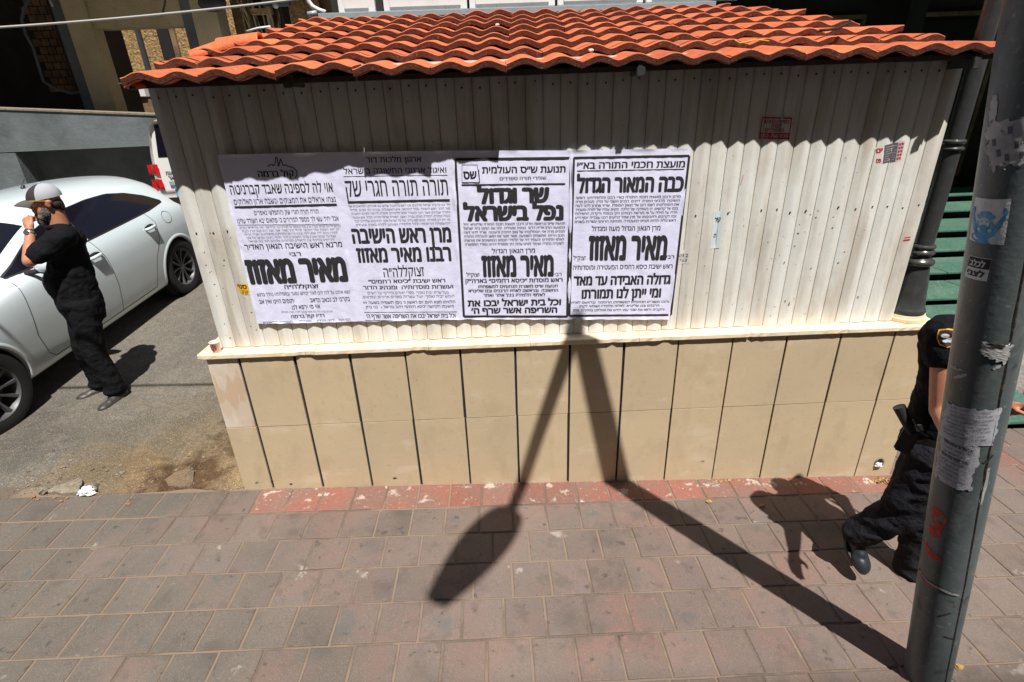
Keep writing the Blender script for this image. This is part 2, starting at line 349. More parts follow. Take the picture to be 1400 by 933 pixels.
# pavement: sandy bed with every paver in view laid on it
PSI = .0177; CP, SP = cos(PSI), sin(PSI)
mb = MB()
mb.grid(lambda a, b: Vector((-12+24*a, -3.06+(3.16)*b, TI*(-12+24*a)-.0045)), 24, 2)
mb.grid(lambda a, b: Vector((4.585+8*a, .1+.45*b, TI*(4.585+8*a)-.0045)), 6, 2)
pave = mb.build('pavement', K['sand']); tag(pave, kind='structure')
PX, PY = .2116, .2329
def paver_mesh(seed, wx=PX, wy=PY):
    rnd = random.Random(seed); g = .0042; b = .005
    hx, hy = wx/2-g, wy/2-g
    c = [(-hx, -hy), (hx, -hy), (hx, hy), (-hx, hy)]
    out = []
    for i in range(4):                      # edges with tiny chips
        a, d = c[i], c[(i+1) % 4]
        for t in (0, .3, .7):
            k = rnd.uniform(0, .0035) if t else .0015
            x = a[0]+(d[0]-a[0])*t; y = a[1]+(d[1]-a[1])*t
            out.append((x*(1-k/hx), y*(1-k/hy)))
    n = len(out); m = MB()
    lo = [(x, y, -.03) for x, y in out]; mid = [(x, y, -.002) for x, y in out]; top = [(x*(1-b/hx), y*(1-b/hy), .0012) for x, y in out]
    m.add(lo+mid+top, [(i, (i+1) % n, n+(i+1) % n, n+i) for i in range(n)]+[(n+i, n+(i+1) % n, 2*n+(i+1) % n, 2*n+i) for i in range(n)]+[tuple(range(2*n, 3*n))])
    return m.mesh('paver')
pm_var = [[paver_mesh(k) for k in range(5)] for _ in range(3)]
for L_, mt in zip(pm_var, ('paver', 'paver', 'paver_red')):
    for me in L_: me.materials.append(K[mt])
offs = {0: .05, 1: 1.304, 2: .964, 3: 1.067, 4: 1.015, 5: 2.62, 6: .06, 7: .16, 8: .02, -1: .12, -2: .03, -3: .14}
def inview(x, y, z=0, mg=60):
    p = Vector((x, y, z))-CAM; d = p.dot(FWD)
    if d < .2: return False
    u = PW/2+FPX*p.dot(RGT)/d; v = PH/2+FPX*p.dot(DWN)/d
    return -mg < u < PW+mg and -mg < v < PH+mg
far_p = MB(); npv = 0
for r in range(-3, 12):
    off = offs.get(r, (.09 if r % 2 else .19))
    for k in range(-60, 60):
        lx = off % PX + PX*(k+.5); ly = -(.4854-PY) - PY*(r-1) - PY/2
        if r == 0: ly += .004
        x = CP*lx - SP*ly; y = SP*lx + CP*ly
        if abs(x) > 9: continue
        if y > (-.02 if x > .2 else -.10) and x < 4.70: continue
        if y > .50: continue
        if y < -3.0: continue
        z = TI*x + random.uniform(-.0012, .0016)
        kind = 2 if (r == 0 and x > .35) else (1 if x + .35*y + .35*random.random() < .45 else 0)
        if r <= -1 or x > 4.8: kind = 0 if random.random() < .8 else 2
        if x > 4.6 and r < 1: kind = 2 if random.random() < .35 else 0
        if inview(x, y, z):
            o = link('paver', random.choice(pm_var[kind]), pave, (x, y, z), (random.uniform(-.009, .009), math.atan(-TI)+random.uniform(-.009, .009), PSI+random.uniform(-.008, .008)))
            npv += 1
        else:
            hx, hy = PX/2-.004, PY/2-.004
            far_p.box((x-hx, y-hy, z-.02), (x+hx, y+hy, z))
print('pavers', npv)
tag(far_p.build('pavers_beyond', K['paver'], pave, recalc=False), kind='stuff')

# broken edge between the asphalt yard and the pavement
def rock(name, c, r, mt, label=None, cat=None, seed=0, parent=None, flat=.5, rz=0):
    m = MB(); m.sphere((0, 0, 0), (r[0], r[1], r[2]), 10, 6)
    for v in m.v:
        k = 1+.35*noise.noise(v*(2.2/max(r))+Vector((seed*3.1, 0, 0))); v *= k
        v.z = min(v.z, r[2]*.75)
    M_ = Matrix.Translation(c) @ Matrix.Rotation(rz, 4, 'Z'); m.v = [M_ @ v for v in m.v]
    return tag(m.build(name, mt, parent), label, cat)
def slab(name, pts, h, mt, label, cat, parent=None, kind=None, zoff=0, seed=0):
    """thin irregular slab lying on the ground, outline given as ground points"""
    out = []
    n = len(pts)
    for i in range(n):
        a, b = Vector(pts[i]), Vector(pts[(i+1) % n])
        for t in (0, .25, .5, .75):
            p = a.lerp(b, t); q = noise.noise(Vector((p.x*17, p.y*17, seed))) * .012
            out.append((p.x+q, p.y+q*.8))
    cx = sum(p[0] for p in out)/len(out); cy = sum(p[1] for p in out)/len(out)
    m = MB(); N = len(out)
    g = lambda x, y: yz(x, y) if y > 0.03 else TI*x
    lo = [(x, y, g(x, y)-.02) for x, y in out]
    hi = [(cx+(x-cx)*.96, cy+(y-cy)*.96, g(x, y)+h*(.7+.5*noise.noise(Vector((x*8, y*8, seed))))+zoff) for x, y in out]
    mi = [(cx+(x-cx)*.5, cy+(y-cy)*.5, g(cx+(x-cx)*.5, cy+(y-cy)*.5)+h*(1+.6*noise.noise(Vector((x*5, y*5, seed+2))))+zoff) for x, y in out]
    m.add(lo+hi+mi+[(cx, cy, g(cx, cy)+h+zoff)], [(i, (i+1) % N, N+(i+1) % N, N+i) for i in range(N)]+[(N+i, N+(i+1) % N, 2*N+(i+1) % N, 2*N+i) for i in range(N)]+[(2*N+i, 2*N+(i+1) % N, 3*N) for i in range(N)])
    return tag(m.build(name, mt, parent, smooth=True, auto=40), label, cat, kind=kind)
G = lambda *L: [tuple(gnd(u, v))[:2] for u, v in L]
slab('concrete_patch', G((336, 668), (300, 672), (262, 668), (268, 640), (292, 622), (318, 618), (330, 640)), .006, K['asphalt'], None, None, kind='structure', seed=1)
slab('concrete_patch', G((268, 668), (180, 676), (120, 678), (150, 655), (205, 650), (250, 628), (296, 600), (312, 606), (290, 622), (266, 642)), .004, K['asphalt'], None, None, kind='structure', seed=2)
slab('rubble_patch', G((232, 668), (262, 668), (268, 646), (262, 640), (240, 648), (226, 658)), .022, K['rubble'], None, None, kind='structure', seed=3)
slab('broken_kerb_stone', G((68, 676), (108, 678), (118, 664), (112, 658), (72, 668)), .035, K['concrete'], 'long beige piece of broken kerb lying at the edge of the asphalt', 'kerb stone', seed=4)
slab('broken_kerb_stone', G((118, 664), (136, 663), (134, 672), (112, 676)), .03, K['concrete'], 'short broken kerb piece beside the crumpled white paper', 'kerb stone', seed=8)
p = gnd(61, 674); rock('stone', p+Vector((0, 0, .02)), (.035, .028, .03), K['concrete'], 'small pale grey stone at the left end of the broken kerb', 'stone', 3)
for i, (u, v) in enumerate([(46, 680), (74, 682), (84, 686), (52, 684), (92, 682), (176, 690)]):
    q = gnd(u, v); rock('brick_crumb', q+Vector((0, 0, .005)), (.013, .009, .006), K['redcurb'], ['orange brick crumb left of the small grey stone','orange brick crumb just right of the grey stone','orange brick crumb between the stone and the crumpled paper','orange brick crumb nearest the pavement below the grey stone','orange brick crumb left of the crumpled paper','orange brick crumb right of the crumpled paper at the rubble'][i], 'brick crumb', 5+i)['group'] = 'orange crumbs along the broken kerb'
for mt_, cnt, rs0, nm in (('concrete', 110, 31, 'rubble_bits'), ('rubble', 90, 32, 'earth_clods')):
    rq = random.Random(rs0); m = MB()
    for i in range(cnt):
        x = -1.5+1.62*rq.random()**.8; y = .02+abs(rq.gauss(0, .10 if i % 3 else .3)); s_ = rq.uniform(.003, .013)*(1.6 if rq.random() < .08 else 1)
        if x > .1: continue
        k0 = len(m.v); m.sphere((x, y, yz(x, y)+s_*.25), (s_, s_*rq.uniform(.6, 1), s_*.6), 7, 5)
        for v in m.v[k0:]: v += Vector((noise.noise(v*140), noise.noise(v*150+Vector((3, 0, 0))), noise.noise(v*130)))*s_*.5
    tag(m.build(nm, K[mt_]), kind='stuff')
# loose grit on the yard and along the wall foot
grit = MB(); rr = random.Random(5)
for i in range(1500):
    if i < 950: x = rr.uniform(-3.6, .1); y = rr.uniform(.03, 2.6)
    elif i < 1200: x = rr.uniform(-1.8, .2); y = rr.uniform(-.1, .12)
    else: x = rr.uniform(.1, 4.9); y = -abs(rr.gauss(0, .05))-.003
    s = rr.uniform(.001, .0035)*(1.4 if i < 1200 else .8)
    grit.sphere((x, y, (yz(x, y) if y > .05 else TI*x)+s*.4), s, 5, 3)
tag(grit.build('loose_grit', K['whitepaper'] if False else K['concrete'], recalc=False), kind='stuff')
def crumple(name, c, r, mt, label, cat, seed, flat=.6):
    m = MB(); m.sphere((0,0,0), 1, 18, 12)
    for v in m.v:
        k = 1+.55*noise.noise(v*1.8+Vector((seed, 0, 0)))+.25*noise.noise(v*5+Vector((0, seed, 0)))
        v *= k; v.x *= r[0]; v.y *= r[1]; v.z = max(v.z*r[2], -r[2]*.4)
    m.v = [v+Vector(c) for v in m.v]
    return tag(m.build(name, mt), label, cat)
c = gnd(120, 676); crumple('crumpled_paper', c+Vector((0, 0, .02)), (.05, .032, .03), K['whitepaper'], 'crumpled white paper lying on the broken kerb left of the kiosk', 'litter', 4)
for u, v, mt, lb in ((969, 687, 'leaf', 'yellow crumpled leaf on the pavement below the tiled wall'), (1042, 693, 'leaf', 'orange dry leaf on the pavement near the shadow of the officer'), (1310, 914, 'leaf', 'pale yellow scrap beside the foot of the pole')):
    c = gnd(u-(0 if u > 1300 else 0), v); crumple('dry_leaf', c+Vector((0, 0, .008)), (.017, .012, .010), K[mt], lb, 'leaf', u)
lt = MB()
for i in range(60):
    c = gnd(1205+rr.gauss(0, 9), 656+rr.uniform(-2, 6)); a = rr.uniform(0, 6)
    d = Vector((cos(a), sin(a), .3))*.012; e = Vector((-sin(a), cos(a), .4))*.005
    c = Vector((c.x, min(c.y, -.004), c.z+.004)); lt.add([c-d, c-e, c+d, c+e+Vector((0,0,.003))], [(0, 1, 2, 3)])
for i in range(26):
    c = gnd(988+rr.gauss(0, 8), 657+rr.uniform(-1, 3)); a = rr.uniform(0, 6)
    d = Vector((cos(a), sin(a), .3))*.011; e = Vector((-sin(a), cos(a), .4))*.005
    c = Vector((c.x, min(c.y, -.004), c.z+.004)); lt.add([c-d, c-e, c+d, c+e], [(0, 1, 2, 3)])
tag(lt.build('leaf_litter', K['leaf'], recalc=False), kind='stuff')

# ================================================================== KIOSK
KX0, KX1 = .14, 4.585
kiosk = thing('kiosk', 'low kiosk of white corrugated metal on a beige tiled base under an orange tiled roof', 'kiosk', (2.36, 1, TI*2.36))
m = MB(); m.box((KX0+.012, .014, -.30), (KX1-.012, 2.2, .976)); m.build('base_core', K['joint'], kiosk)
T = .33333; ZM = .4809
edges = [KX0]+[i*T for i in range(1, 14)]+[KX1]
rt = random.Random(3)
for i in range(14):
    a, b = edges[i], edges[i+1]
    gl = 0 if i == 0 else (.0075 if i < 9 else .005); gr = 0 if i == 13 else (.0075 if i < 8 else .005)
    for row in (0, 1):
        z0, z1 = (-.28, ZM-.0014) if row == 0 else (ZM+.0014, .976)
        m = MB(); j = lambda: rt.uniform(-.0022, .0022)
        y0 = rt.uniform(-.001, .001)
        P = [(a+gl+j(), y0, z0), (b-gr+j(), y0+j()*.3, z0), (b-gr+j(), y0, z1), (a+gl+j(), y0+j()*.3, z1)]
        Q = [(x, .0135, z) for x, _, z in P]
        m.add(P+Q, [(0,1,2,3), (7,6,5,4), (0,4,5,1), (1,5,6,2), (2,6,7,3), (3,7,4,0)])
        o = m.build('wall_tile', K['tile_pale'] if (i == 0 and row == 1) else K['tile'], kiosk, bevel=.0012)
        if i == 0 and row == 1: o['label'] = 'paler pinkish marbled tile at the top left corner'
for row in (0, 1):                           # side tiles
    z0, z1 = (-.28, ZM-.0014) if row == 0 else (ZM+.0014, .976)
    for j_ in range(6):
        for X, s in ((KX0, 1), (KX1, -1)):
            m = MB(); m.box((X, .016+.36*j_, z0), (X+s*.011, .016+.36*j_+.35, z1)); m.build('wall_tile', K['tile'], kiosk)
# chipped hole with crushed paper
c = at(1202, 633, .0)
m = MB(); m.lathe([(.026, 0), (.034, .002), (.038, .0)], n=14); m.v = [Vector((c.x+v.x*.9, -.002-v.z, c.z+v.y*1.1*(1+.2*noise.noise(v*60)))) for v in m.v]
m.build('hole_rim', K['concrete'], kiosk)
m = MB(); m.lathe([(.026, 0), (.002, .001)], n=14); m.v = [Vector((c.x+v.x, -.0035-v.z, c.z+v.y*1.1)) for v in m.v]; m.build('hole', K['dark'], kiosk)
crumple('crumpled_paper', (c.x-.004, -.006, c.z-.014), (.024, .014, .022), K['whitepaper'], 'white paper stuffed into the hole in the tiled wall beside the officer', 'litter', 9)
# small damage marks
for u, v, s in ((540, 654, .011), (398, 662, .009), (372, 658, .008)):
    c = at(u, v, 0); m = MB(); m.lathe([(s, 0), (s*.4, .0015)], n=9); m.v = [Vector((c.x+p.x*1.3, -.0012-p.z, c.z+p.y*.6*(1+.8*noise.noise(p*150)))) for p in m.v]; m.build('chip', K['joint'], kiosk)

# ledge slabs
le = [.100, .742, .800, 1.482, 2.093, 2.753, 3.42, 4.02, 4.60]
for i in range(8):
    a, b = le[i]+.0012, le[i+1]-.0012; m = MB(); n = max(2, int((b-a)/.03)); rz = rt.uniform(-.002, .002)
    def yy_(x, k): return -.02+.0035*noise.noise(Vector((x*30, k, i)))-(.0 if noise.noise(Vector((x*6, 5, i))) < .42 else -.008)
    vs = []
    for q in range(n+1):
        x = a+(b-a)*q/n
        vs += [(x, yy_(x, 0)+.003, .9775), (x, yy_(x, 0), .982), (x, yy_(x, 3)+.001, 1.004+rz), (x, yy_(x, 3)+.005, 1.0085+rz), (x, .235, 1.0085+rz), (x, .235, .9775)]
    fs = [(6*q+k, 6*q+(k+1) % 6, 6*q+6+(k+1) % 6, 6*q+6+k) for q in range(n) for k in range(6)]+[(0,1,2,3,4,5), tuple(6*n+k for k in range(6))[::-1]]
    m.add(vs, fs); m.build('ledge_slab', K['ledge'], kiosk)
m = MB(); m.box((4.33, .237, .9775), (4.60, 2.2, 1.008)); m.build('ledge_slab', K['ledge'], kiosk)
m = MB(); m.box((.10, .237, .9775), (.27, 2.2, 1.008)); m.build('ledge_slab', K['ledge'], kiosk)

# corrugated sheets
CX0, CX1, PITCH = .205, 4.320, .0902
def cy(x):
    u = ((x-CX0)/PITCH) % 1
    e = min(u, 1-u)
    return .092-(.0075*min(1, e/.025) + (.0135*(1-abs(2*u-1)**1.2)))
us = [0, .012, .025, .12, .25, .38, .5, .62, .75, .88, .975, .988]
nP = 46; sheets = [0, 6, 15, 24, 33, 42, 46]
for s in range(6):
    m = MB(); xs_ = []
    for p in range(sheets[s], sheets[s+1]):
        xs_ += [CX0+PITCH*(p+u) for u in us]
    xs_.append(CX0+PITCH*sheets[s+1]-.0008)
    dz = rt.uniform(-.004, .004); dy = -.0012*(s % 2)
    zs = [1.0105+abs(dz)*.3, 1.25, 1.6, 2.0, 2.50]
    m.add([(x, cy(x)+dy+.0025*noise.noise(Vector((x*1.7, z*1.3, 4))), z) for z in zs for x in xs_], [(j*len(xs_)+i, j*len(xs_)+i+1, (j+1)*len(xs_)+i+1, (j+1)*len(xs_)+i) for j in range(len(zs)-1) for i in range(len(xs_)-1)])
    m.build('corrugated_sheet', K['corr'], kiosk, smooth=True, auto=50, recalc=False)
m = MB(); m.box((CX0+.02, .1005, 1.0095), (CX1-.02, 2.15, 2.52)); m.build('wall_core', K['corr'], kiosk)
for X in (CX0+.0, CX1-.0):
    m = MB(); L_ = [(X+(.012 if X < 1 else -.012)*(1 if q % 2 else 0), .085+.045*q) for q in range(46)]
    m.add([(x, y, z) for z in (1.0105, 2.5) for x, y in L_], [(i, i+1, 47+i-0, 46+i) for i in range(45)]); m.build('side_sheet', K['corr'], kiosk, recalc=False)
m = MB()
for p in range(nP):
    x = CX0+PITCH*(p+.5)
    for z, ch in ((2.405, .96), (1.715, .93 if (x > 3. or x < .5) else 0), (1.62, .08)):
        if rt.random() < ch: m.sphere((x+rt.uniform(-.008, .008), cy(x)-.0015, z+rt.uniform(-.012, .012)), (.0052, .004, .0052), 7, 5)
tag(m.build('screws', K['fascia'], kiosk, smooth=True), kind='stuff')

# gutter board, brackets
m = MB(); m.box((.20, -.072, 2.438), (4.36, -.05, 2.462)); m.box((.20, -.05, 2.445), (4.36, .075, 2.46)); m.build('fascia_board', K['fascia'], kiosk)
for u, v in ((399, 112), (875, 96), (1328, 86)):
    c = at(u, v, -.06); m = MB(); m.box((c.x-.018, -.095, c.z-.022), (c.x+.018, .07, c.z+.03)); m.box((c.x-.026, -.11, c.z-.028), (c.x+.006, -.09, c.z+.012)); m.build('gutter_bracket', K['blackmetal'], kiosk, bevel=.002)

# roof: a deck below, then every tile
RUN, SL, EY, EZ = .28, .231, -.105, 2.462
nrow = 8
lx = [.232, .215, .294, .355, .385, .410, .445, .455]
rx = [4.37, 4.285, 4.244, 4.185, 4.154, 4.109, 4.05, 3.80]
m = MB()
yb = EY+RUN*8
m.add([(.15, EY+.04, EZ-.0), (4.40, EY+.04, EZ-.0), (3.84, yb, EZ+SL*RUN*8-.045), (.50, yb, EZ+SL*RUN*8-.045), (.15, 2.15, EZ-.0), (4.40, 2.15, EZ-.0)],
      [(0, 1, 2, 3), (1, 5, 2), (4, 0, 3), (0, 4, 5, 1), (4, 3, 2, 5)]); m.build('roof_deck', K['fascia'], kiosk)
TW = .354
def tile_mesh(wx, seed, L=.33, ph=0.):
    rnd = random.Random(seed); N = max(4, int(round(wx/.0147))); th = .034
    hz = lambda x: .024*((1-cos(2*pi*((x+ph)/.177)))/2)**.8+.002
    m = MB(); cols = []
    for q in range(N+1):
        x = wx*q/N; e = .0030*noise.noise(Vector((x*40, seed, 0)))+.0015*noise.noise(Vector((x*120, seed, 3)))
        z = hz(x); c_ = .0025*noise.noise(Vector((x*70, seed*2., 7)))
        cols.append([(x, e+.006, z-th+c_), (x, e, z-th+.004+c_), (x, e-.0005, z-.004), (x, e+.005, z), (x, L, z), (x, L, z-th)])
    vs = [p for c_ in cols for p in c_]
    fs = []; mi = []
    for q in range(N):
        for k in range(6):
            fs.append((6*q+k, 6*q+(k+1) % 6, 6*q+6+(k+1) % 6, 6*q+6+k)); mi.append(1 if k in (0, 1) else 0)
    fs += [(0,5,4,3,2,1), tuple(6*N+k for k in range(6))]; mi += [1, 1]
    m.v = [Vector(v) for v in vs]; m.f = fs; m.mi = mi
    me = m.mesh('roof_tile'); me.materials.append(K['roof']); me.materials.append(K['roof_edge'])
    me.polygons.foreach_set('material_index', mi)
    bm = bmesh.new(); bm.from_mesh(me); bmesh.ops.recalc_face_normals(bm, faces=bm.faces); bm.to_mesh(me); bm.free()
    me.polygons.foreach_set('use_smooth', [True]*len(me.polygons)); me.set_sharp_from_angle(angle=radians(40))
    return me
tms = [tile_mesh(TW, k) for k in range(6)]
part_m = {}
for r in range(nrow):
    x = lx[r]; y = EY+RUN*r; z = EZ+SL*RUN*r + (.003 if r else 0)
    i = 0; xlat = .06+.012*r
    while x < rx[r]-.05:
        ph = (x-xlat) % .177; wx = min(TW if ph < .01 or ph > .167 else (.177-ph)+.177, rx[r]-x)
        if wx > TW-.03: me = random.choice(tms)
        else:
            k = (round(wx, 2), round(ph, 2))
            if k not in part_m: part_m[k] = tile_mesh(k[0], 20+len(part_m), ph=k[1])
            me = part_m[k]
        up = random.uniform(-.002, .003); sk = random.uniform(-.012, .012)
        fy = -.055*max(0, min(1, (2.15-x)/.8)) if r == 0 else 0
        if r == 0 and i == 2: up, sk = .010, .05
        if random.random() < .10: up += .005; sk += random.choice((-.02, .02))
        o = link('roof_tile', me, kiosk, (x+random.uniform(-.003, .003), y+fy+random.uniform(-.005, .005), z+up+.024+fy*.10), None)
        o.rotation_euler = (math.atan(.105)+random.uniform(-.010, .010), random.uniform(-.014, .014), sk)
        if r == 7: o.scale = (1, .35, 1)
        x += wx; i += 1
# curled hip tiles at the left ends
def hip(loc, ang, tilt, roll, s=1.):
    def fn(a, b):
        r_ = (.085+.035*b)*s; t = pi*(.08+.84*a)
        return Vector((r_*cos(t), -.20*s+.38*s*b, .62*r_*sin(t)))
    m = MB(); n1, n2 = 10, 5
    for off in (0, -.013):
        m.add([fn(i/n1, j/n2)*(1) + Vector((0, 0, off))+Vector((0, 0, 0)) for j in range(n2+1) for i in range(n1+1)], [(j*(n1+1)+i, j*(n1+1)+i+1, (j+1)*(n1+1)+i+1, (j+1)*(n1+1)+i) for j in range(n2) for i in range(n1)])
    N = (n1+1)*(n2+1); rim = [i for i in range(n1)]
    for i in range(n1): m.f += [(i, i+1, N+i+1, N+i), (n2*(n1+1)+i, n2*(n1+1)+i+1, N+n2*(n1+1)+i+1, N+n2*(n1+1)+i)]
    for j in range(n2):
        for k in (0, n1): m.f.append((j*(n1+1)+k, (j+1)*(n1+1)+k, N+(j+1)*(n1+1)+k, N+j*(n1+1)+k))
    o = m.build('hip_tile', K['roof'], kiosk, smooth=True, auto=40)
    o.location = loc; o.rotation_euler = (tilt, roll, ang); return o
q = at(186, 99, -.03); hip((q.x+.02, -.03, 2.452), radians(-12), radians(6), radians(6), .42)
q = at(300, 66, .60); hip((q.x, .52, q.z-.02), radians(-62), radians(15), radians(10), .62)
q = at(338, 56, .90); hip((q.x, .80, q.z-.02), radians(-84), radians(3), radians(14), .66)
for (u, v, r, mt) in ((1145, 58, 1, 'blackcable'),):
    c = at(u, v, .2); m = MB(); m.tube([(c.x-.16, .10, 2.598), (c.x-.06, .12, 2.606), (c.x+.02, .17, 2.632), (c.x+.07, .25, 2.65)], .007, 8)
    tag(m.build('cable_scrap', K[mt], smooth=True), 'short scrap of black cable lying on the roof tiles near the right end', 'cable')
c = at(1012, 62, .1); m = MB(); m.tube([(c.x-.05, .05, 2.565), (c.x-.02, .06, 2.553), (c.x+.01, .05, 2.556), (c.x+.06, .06, 2.566), (c.x+.13, .07, 2.558)], .0025, 6)
tag(m.build('string_scrap', K['yellow'], smooth=True), 'thin yellow string caught on the roof tiles', 'string')
for u, v, y, l in ((808, 69, .05, 'white pebble on the first row of roof tiles, left of centre'), (680, 34, 1.2, 'white bird dropping like lump high on the roof tiles')):
    c = at(u, v, y); rock('pebble', Vector((c.x, y, c.z)), (.014, .01, .009), K['whitepaper'], l.replace('bird dropping like ', ''), 'pebble', u)

# drain column at the right corner of the ledge
dc = thing('drain_column', 'tall black cast iron drain column with ringed foot standing on the right end of the ledge', 'column', (4.455, .13, 1.0085))
c0 = (4.455, .13, 0)
m = MB(); m.lathe([(.118, 1.010), (.118, 1.030), (.112, 1.034), (.108, 1.050)], c0); m.build('foot_plate', K['ledge'], dc, smooth=True, auto=35)
m = MB(); m.lathe([(.104, 1.0505), (.106, 1.07), (.100, 1.085), (.096, 1.09), (.088, 1.15), (.074, 1.27), (.062, 1.345), (.062, 1.350)], c0); m.build('flared_foot', K['blackmetal'], dc, smooth=True, auto=35)
m = MB(); m.lathe([(.066, 1.3505), (.076, 1.358), (.080, 1.370), (.076, 1.382), (.060, 1.392), (.052, 1.40), (.052, 1.412), (.064, 1.418), (.068, 1.428), (.064, 1.438), (.056, 1.446), (.056, 1.450), (.062, 1.456), (.064, 1.464), (.060, 1.472), (.050, 1.476)], c0); m.build('ring', K['blackmetal'], dc, smooth=True, auto=40)
m = MB(); m.lathe([(.049, 1.4765), (.047, 1.8), (.046, 1.999)], c0); m.build('shaft', K['blackmetal'], dc, smooth=True, auto=40)
m = MB(); m.lathe([(.046, 2.0), (.056, 2.004), (.058, 2.012), (.050, 2.020), (.050, 2.034), (.057, 2.040), (.058, 2.050), (.050, 2.058), (.048, 2.0585)], c0); m.build('ring', K['blackmetal'], dc, smooth=True, auto=40)
m = MB(); m.lathe([(.045, 2.059), (.043, 2.85), (.043, 2.899)], c0); m.build('shaft', K['blackmetal'], dc, smooth=True, auto=40)
m = MB(); m.lathe([(.043, 2.90), (.053, 2.905), (.053, 2.92), (.046, 2.93), (.050, 2.95), (.050, 2.965), (.042, 2.97)], c0); m.build('ring', K['blackmetal'], dc, smooth=True, auto=40)
m = MB(); m.lathe([(.041, 2.9705), (.040, 4.9)], c0); m.build('shaft', K['blackmetal'], dc, smooth=True, auto=40)

# paper cup on the ledge
c = (at(291, 478, .03)); cup = thing('paper_cup', 'white and red paper cup standing on the left end of the ledge', 'cup', (.205, .02, 1.0085))
cc = (.205, .025, 1.0088); m = MB(); m.lathe([(.022, 0), (.0235, .002), (.029, .062), (.031, .064), (.031, .067), (.028, .067), (.0215, .004), (.001, .004)], cc, 24); m.build('cup_wall', K['cup'], cup, smooth=True, auto=40)
for a0, a1, z0, z1 in ((-2.6, -2.1, .018, .045), (-2.0, -1.5, .01, .03), (-1.3, -1.0, .02, .05), (-1.75, -1.45, .036, .055)):
    m = MB(); m.grid(lambda a, b: Vector((cc[0]+(.0245+.0058*(z0+(z1-z0)*b)/.06)*cos(a0+(a1-a0)*a), cc[1]+(.0245+.0058*(z0+(z1-z0)*b)/.06)*sin(a0+(a1-a0)*a), cc[2]+z0+(z1-z0)*b)), 6, 2); m.build('red_print', K['redink'], cup)

# ================================================================== POSTERS
PYP = .0605
def psurf(x, z): return PYP + .0018*noise.noise(Vector((x*5, z*5, 1))) + .0030*max(0, .22-abs(noise.noise(Vector((x*7+z*4, z*7-x*2, 2))))) + .0014*cos(2*pi*((x-CX0)/PITCH)) - .0008
def wxz(zoom, X, Y):
    sc_, ox, oy = zoom; p = at(ox+X/sc_, oy+Y/sc_, .06); return p.x, p.z
POST = []
def poster(corners, label, wr):
    (ax, az), (bx, bz), (cx_, cz), (dx, dz) = corners      # TL TR BR BL
    t = thing('mourning_poster', label, 'poster', ((dx+cx_)/2, PYP, (dz+cz)/2), group=None)
    def fn(a, b, off=0):
        x = (dx+(cx_-dx)*a)*(1-b)+(ax+(bx-ax)*a)*b; z = (dz+(cz-dz)*a)*(1-b)+(az+(bz-az)*a)*b
        if b == 0: z += .004*noise.noise(Vector((x*20, 0, 0)))
        e_ = min(a*.6, (1-a)*.6, b*.95, (1-b)*.95); lift = .012*max(0, 1-e_/.016)**1.3*max(0, noise.noise(Vector((x*8, z*8, 9)))+.12)
        return Vector((x, psurf(x, z)+off-lift, z))
    m = MB(); m.grid(lambda a, b: fn(a, b), 110, 120); o = m.build('paper_sheet', K['paper'], t, smooth=True, recalc=False)
    return t
def line(m, zm, s, xl, xr, yl, yr, h, bold=.02):
    mt = m; m = MB()
    x0, z0 = wxz(zm, xl, yl); x1, z1 = wxz(zm, xr, yr)
    _, zt = wxz(zm, (xl+xr)/2, (yl+yr)/2-h); H = zt-(z0+z1)/2
    def fn(a, b):
        x = x0+(x1-x0)*a; z = z0+(z1-z0)*a+H*b
        return Vector((x, psurf(x, z)-.0021, z))
    text(m, s, fn, bold)
    m.build('text_line', K['ink2'] if mt == 'q' else K['ink'], t, recalc=False)
def rule(m, zm, pts, th):
    m = MB(); closed = len(pts) > 4
    P = [wxz(zm, *p) for p in pts]; w_ = th/zm[0]*.0042/2
    for (x0, z0), (x1, z1) in zip(P, P[1:]):
        d = Vector((x1-x0, z1-z0)); L = d.length; d /= L; n_ = Vector((-d.y, d.x))*w_; k = max(1, int(L/.03))
        m.add([(x0+d.x*L*i/k+s*n_.x, psurf(x0+d.x*L*i/k, z0+d.y*L*i/k)-.0019, z0+d.y*L*i/k+s*n_.y) for i in range(k+1) for s in (-1, 1)], [(2*i, 2*i+2, 2*i+3, 2*i+1) for i in range(k)])
    m.build('skyline_emblem' if len(pts) > 6 else ('printed_frame' if closed else 'printed_rule'), K['ink'], t, recalc=False)
HV, BD, RG, LT = .052, .028, .012, 0
Z1, Z2, Z3, Z4 = (3.7333, 300, 200), (3.7314, 455, 200), (3.729, 615, 200), (3.5886, 775, 190)

t = poster([(.479, 2.121), (1.086, 2.114), (1.053, 1.154), (.469, 1.165)], 'leftmost white poster with city skyline logo and huge black Hebrew name', 1)
m = 'm'; q = 'q'; L = lambda *a: line(m, Z1, *a)
L('קול ברמה', 200, 385, 158, 154, 30, BD)
rule(m, Z1, [(245, 104), (258, 97), (268, 92), (275, 100), (284, 96), (290, 54), (297, 62), (303, 105), (313, 64), (320, 80), (326, 100), (340, 95), (352, 105), (375, 108), (392, 122), (398, 145), (387, 163)], 4)
L('אוי לה לספינה שאבד קברניטה', 60, 583, 245, 232, 46, RG)
L('נצחו אראלים את המצוקים ונשבה ארון האלוקים', 78, 595, 297, 282, 25, LT)
rule(m, Z1, [(78, 312), (600, 298)], 10)
L('תורה תורה חגרי שק והתפלשי באפרים', 180, 508, 350, 342, 20, LT)
L('אבל יחיד עשי לך מספד תמרורים כי פתאום יבא השודד עלינו', 95, 610, 393, 378, 21, LT)
rule(m, Z1, [(95, 402), (610, 398)], 2)
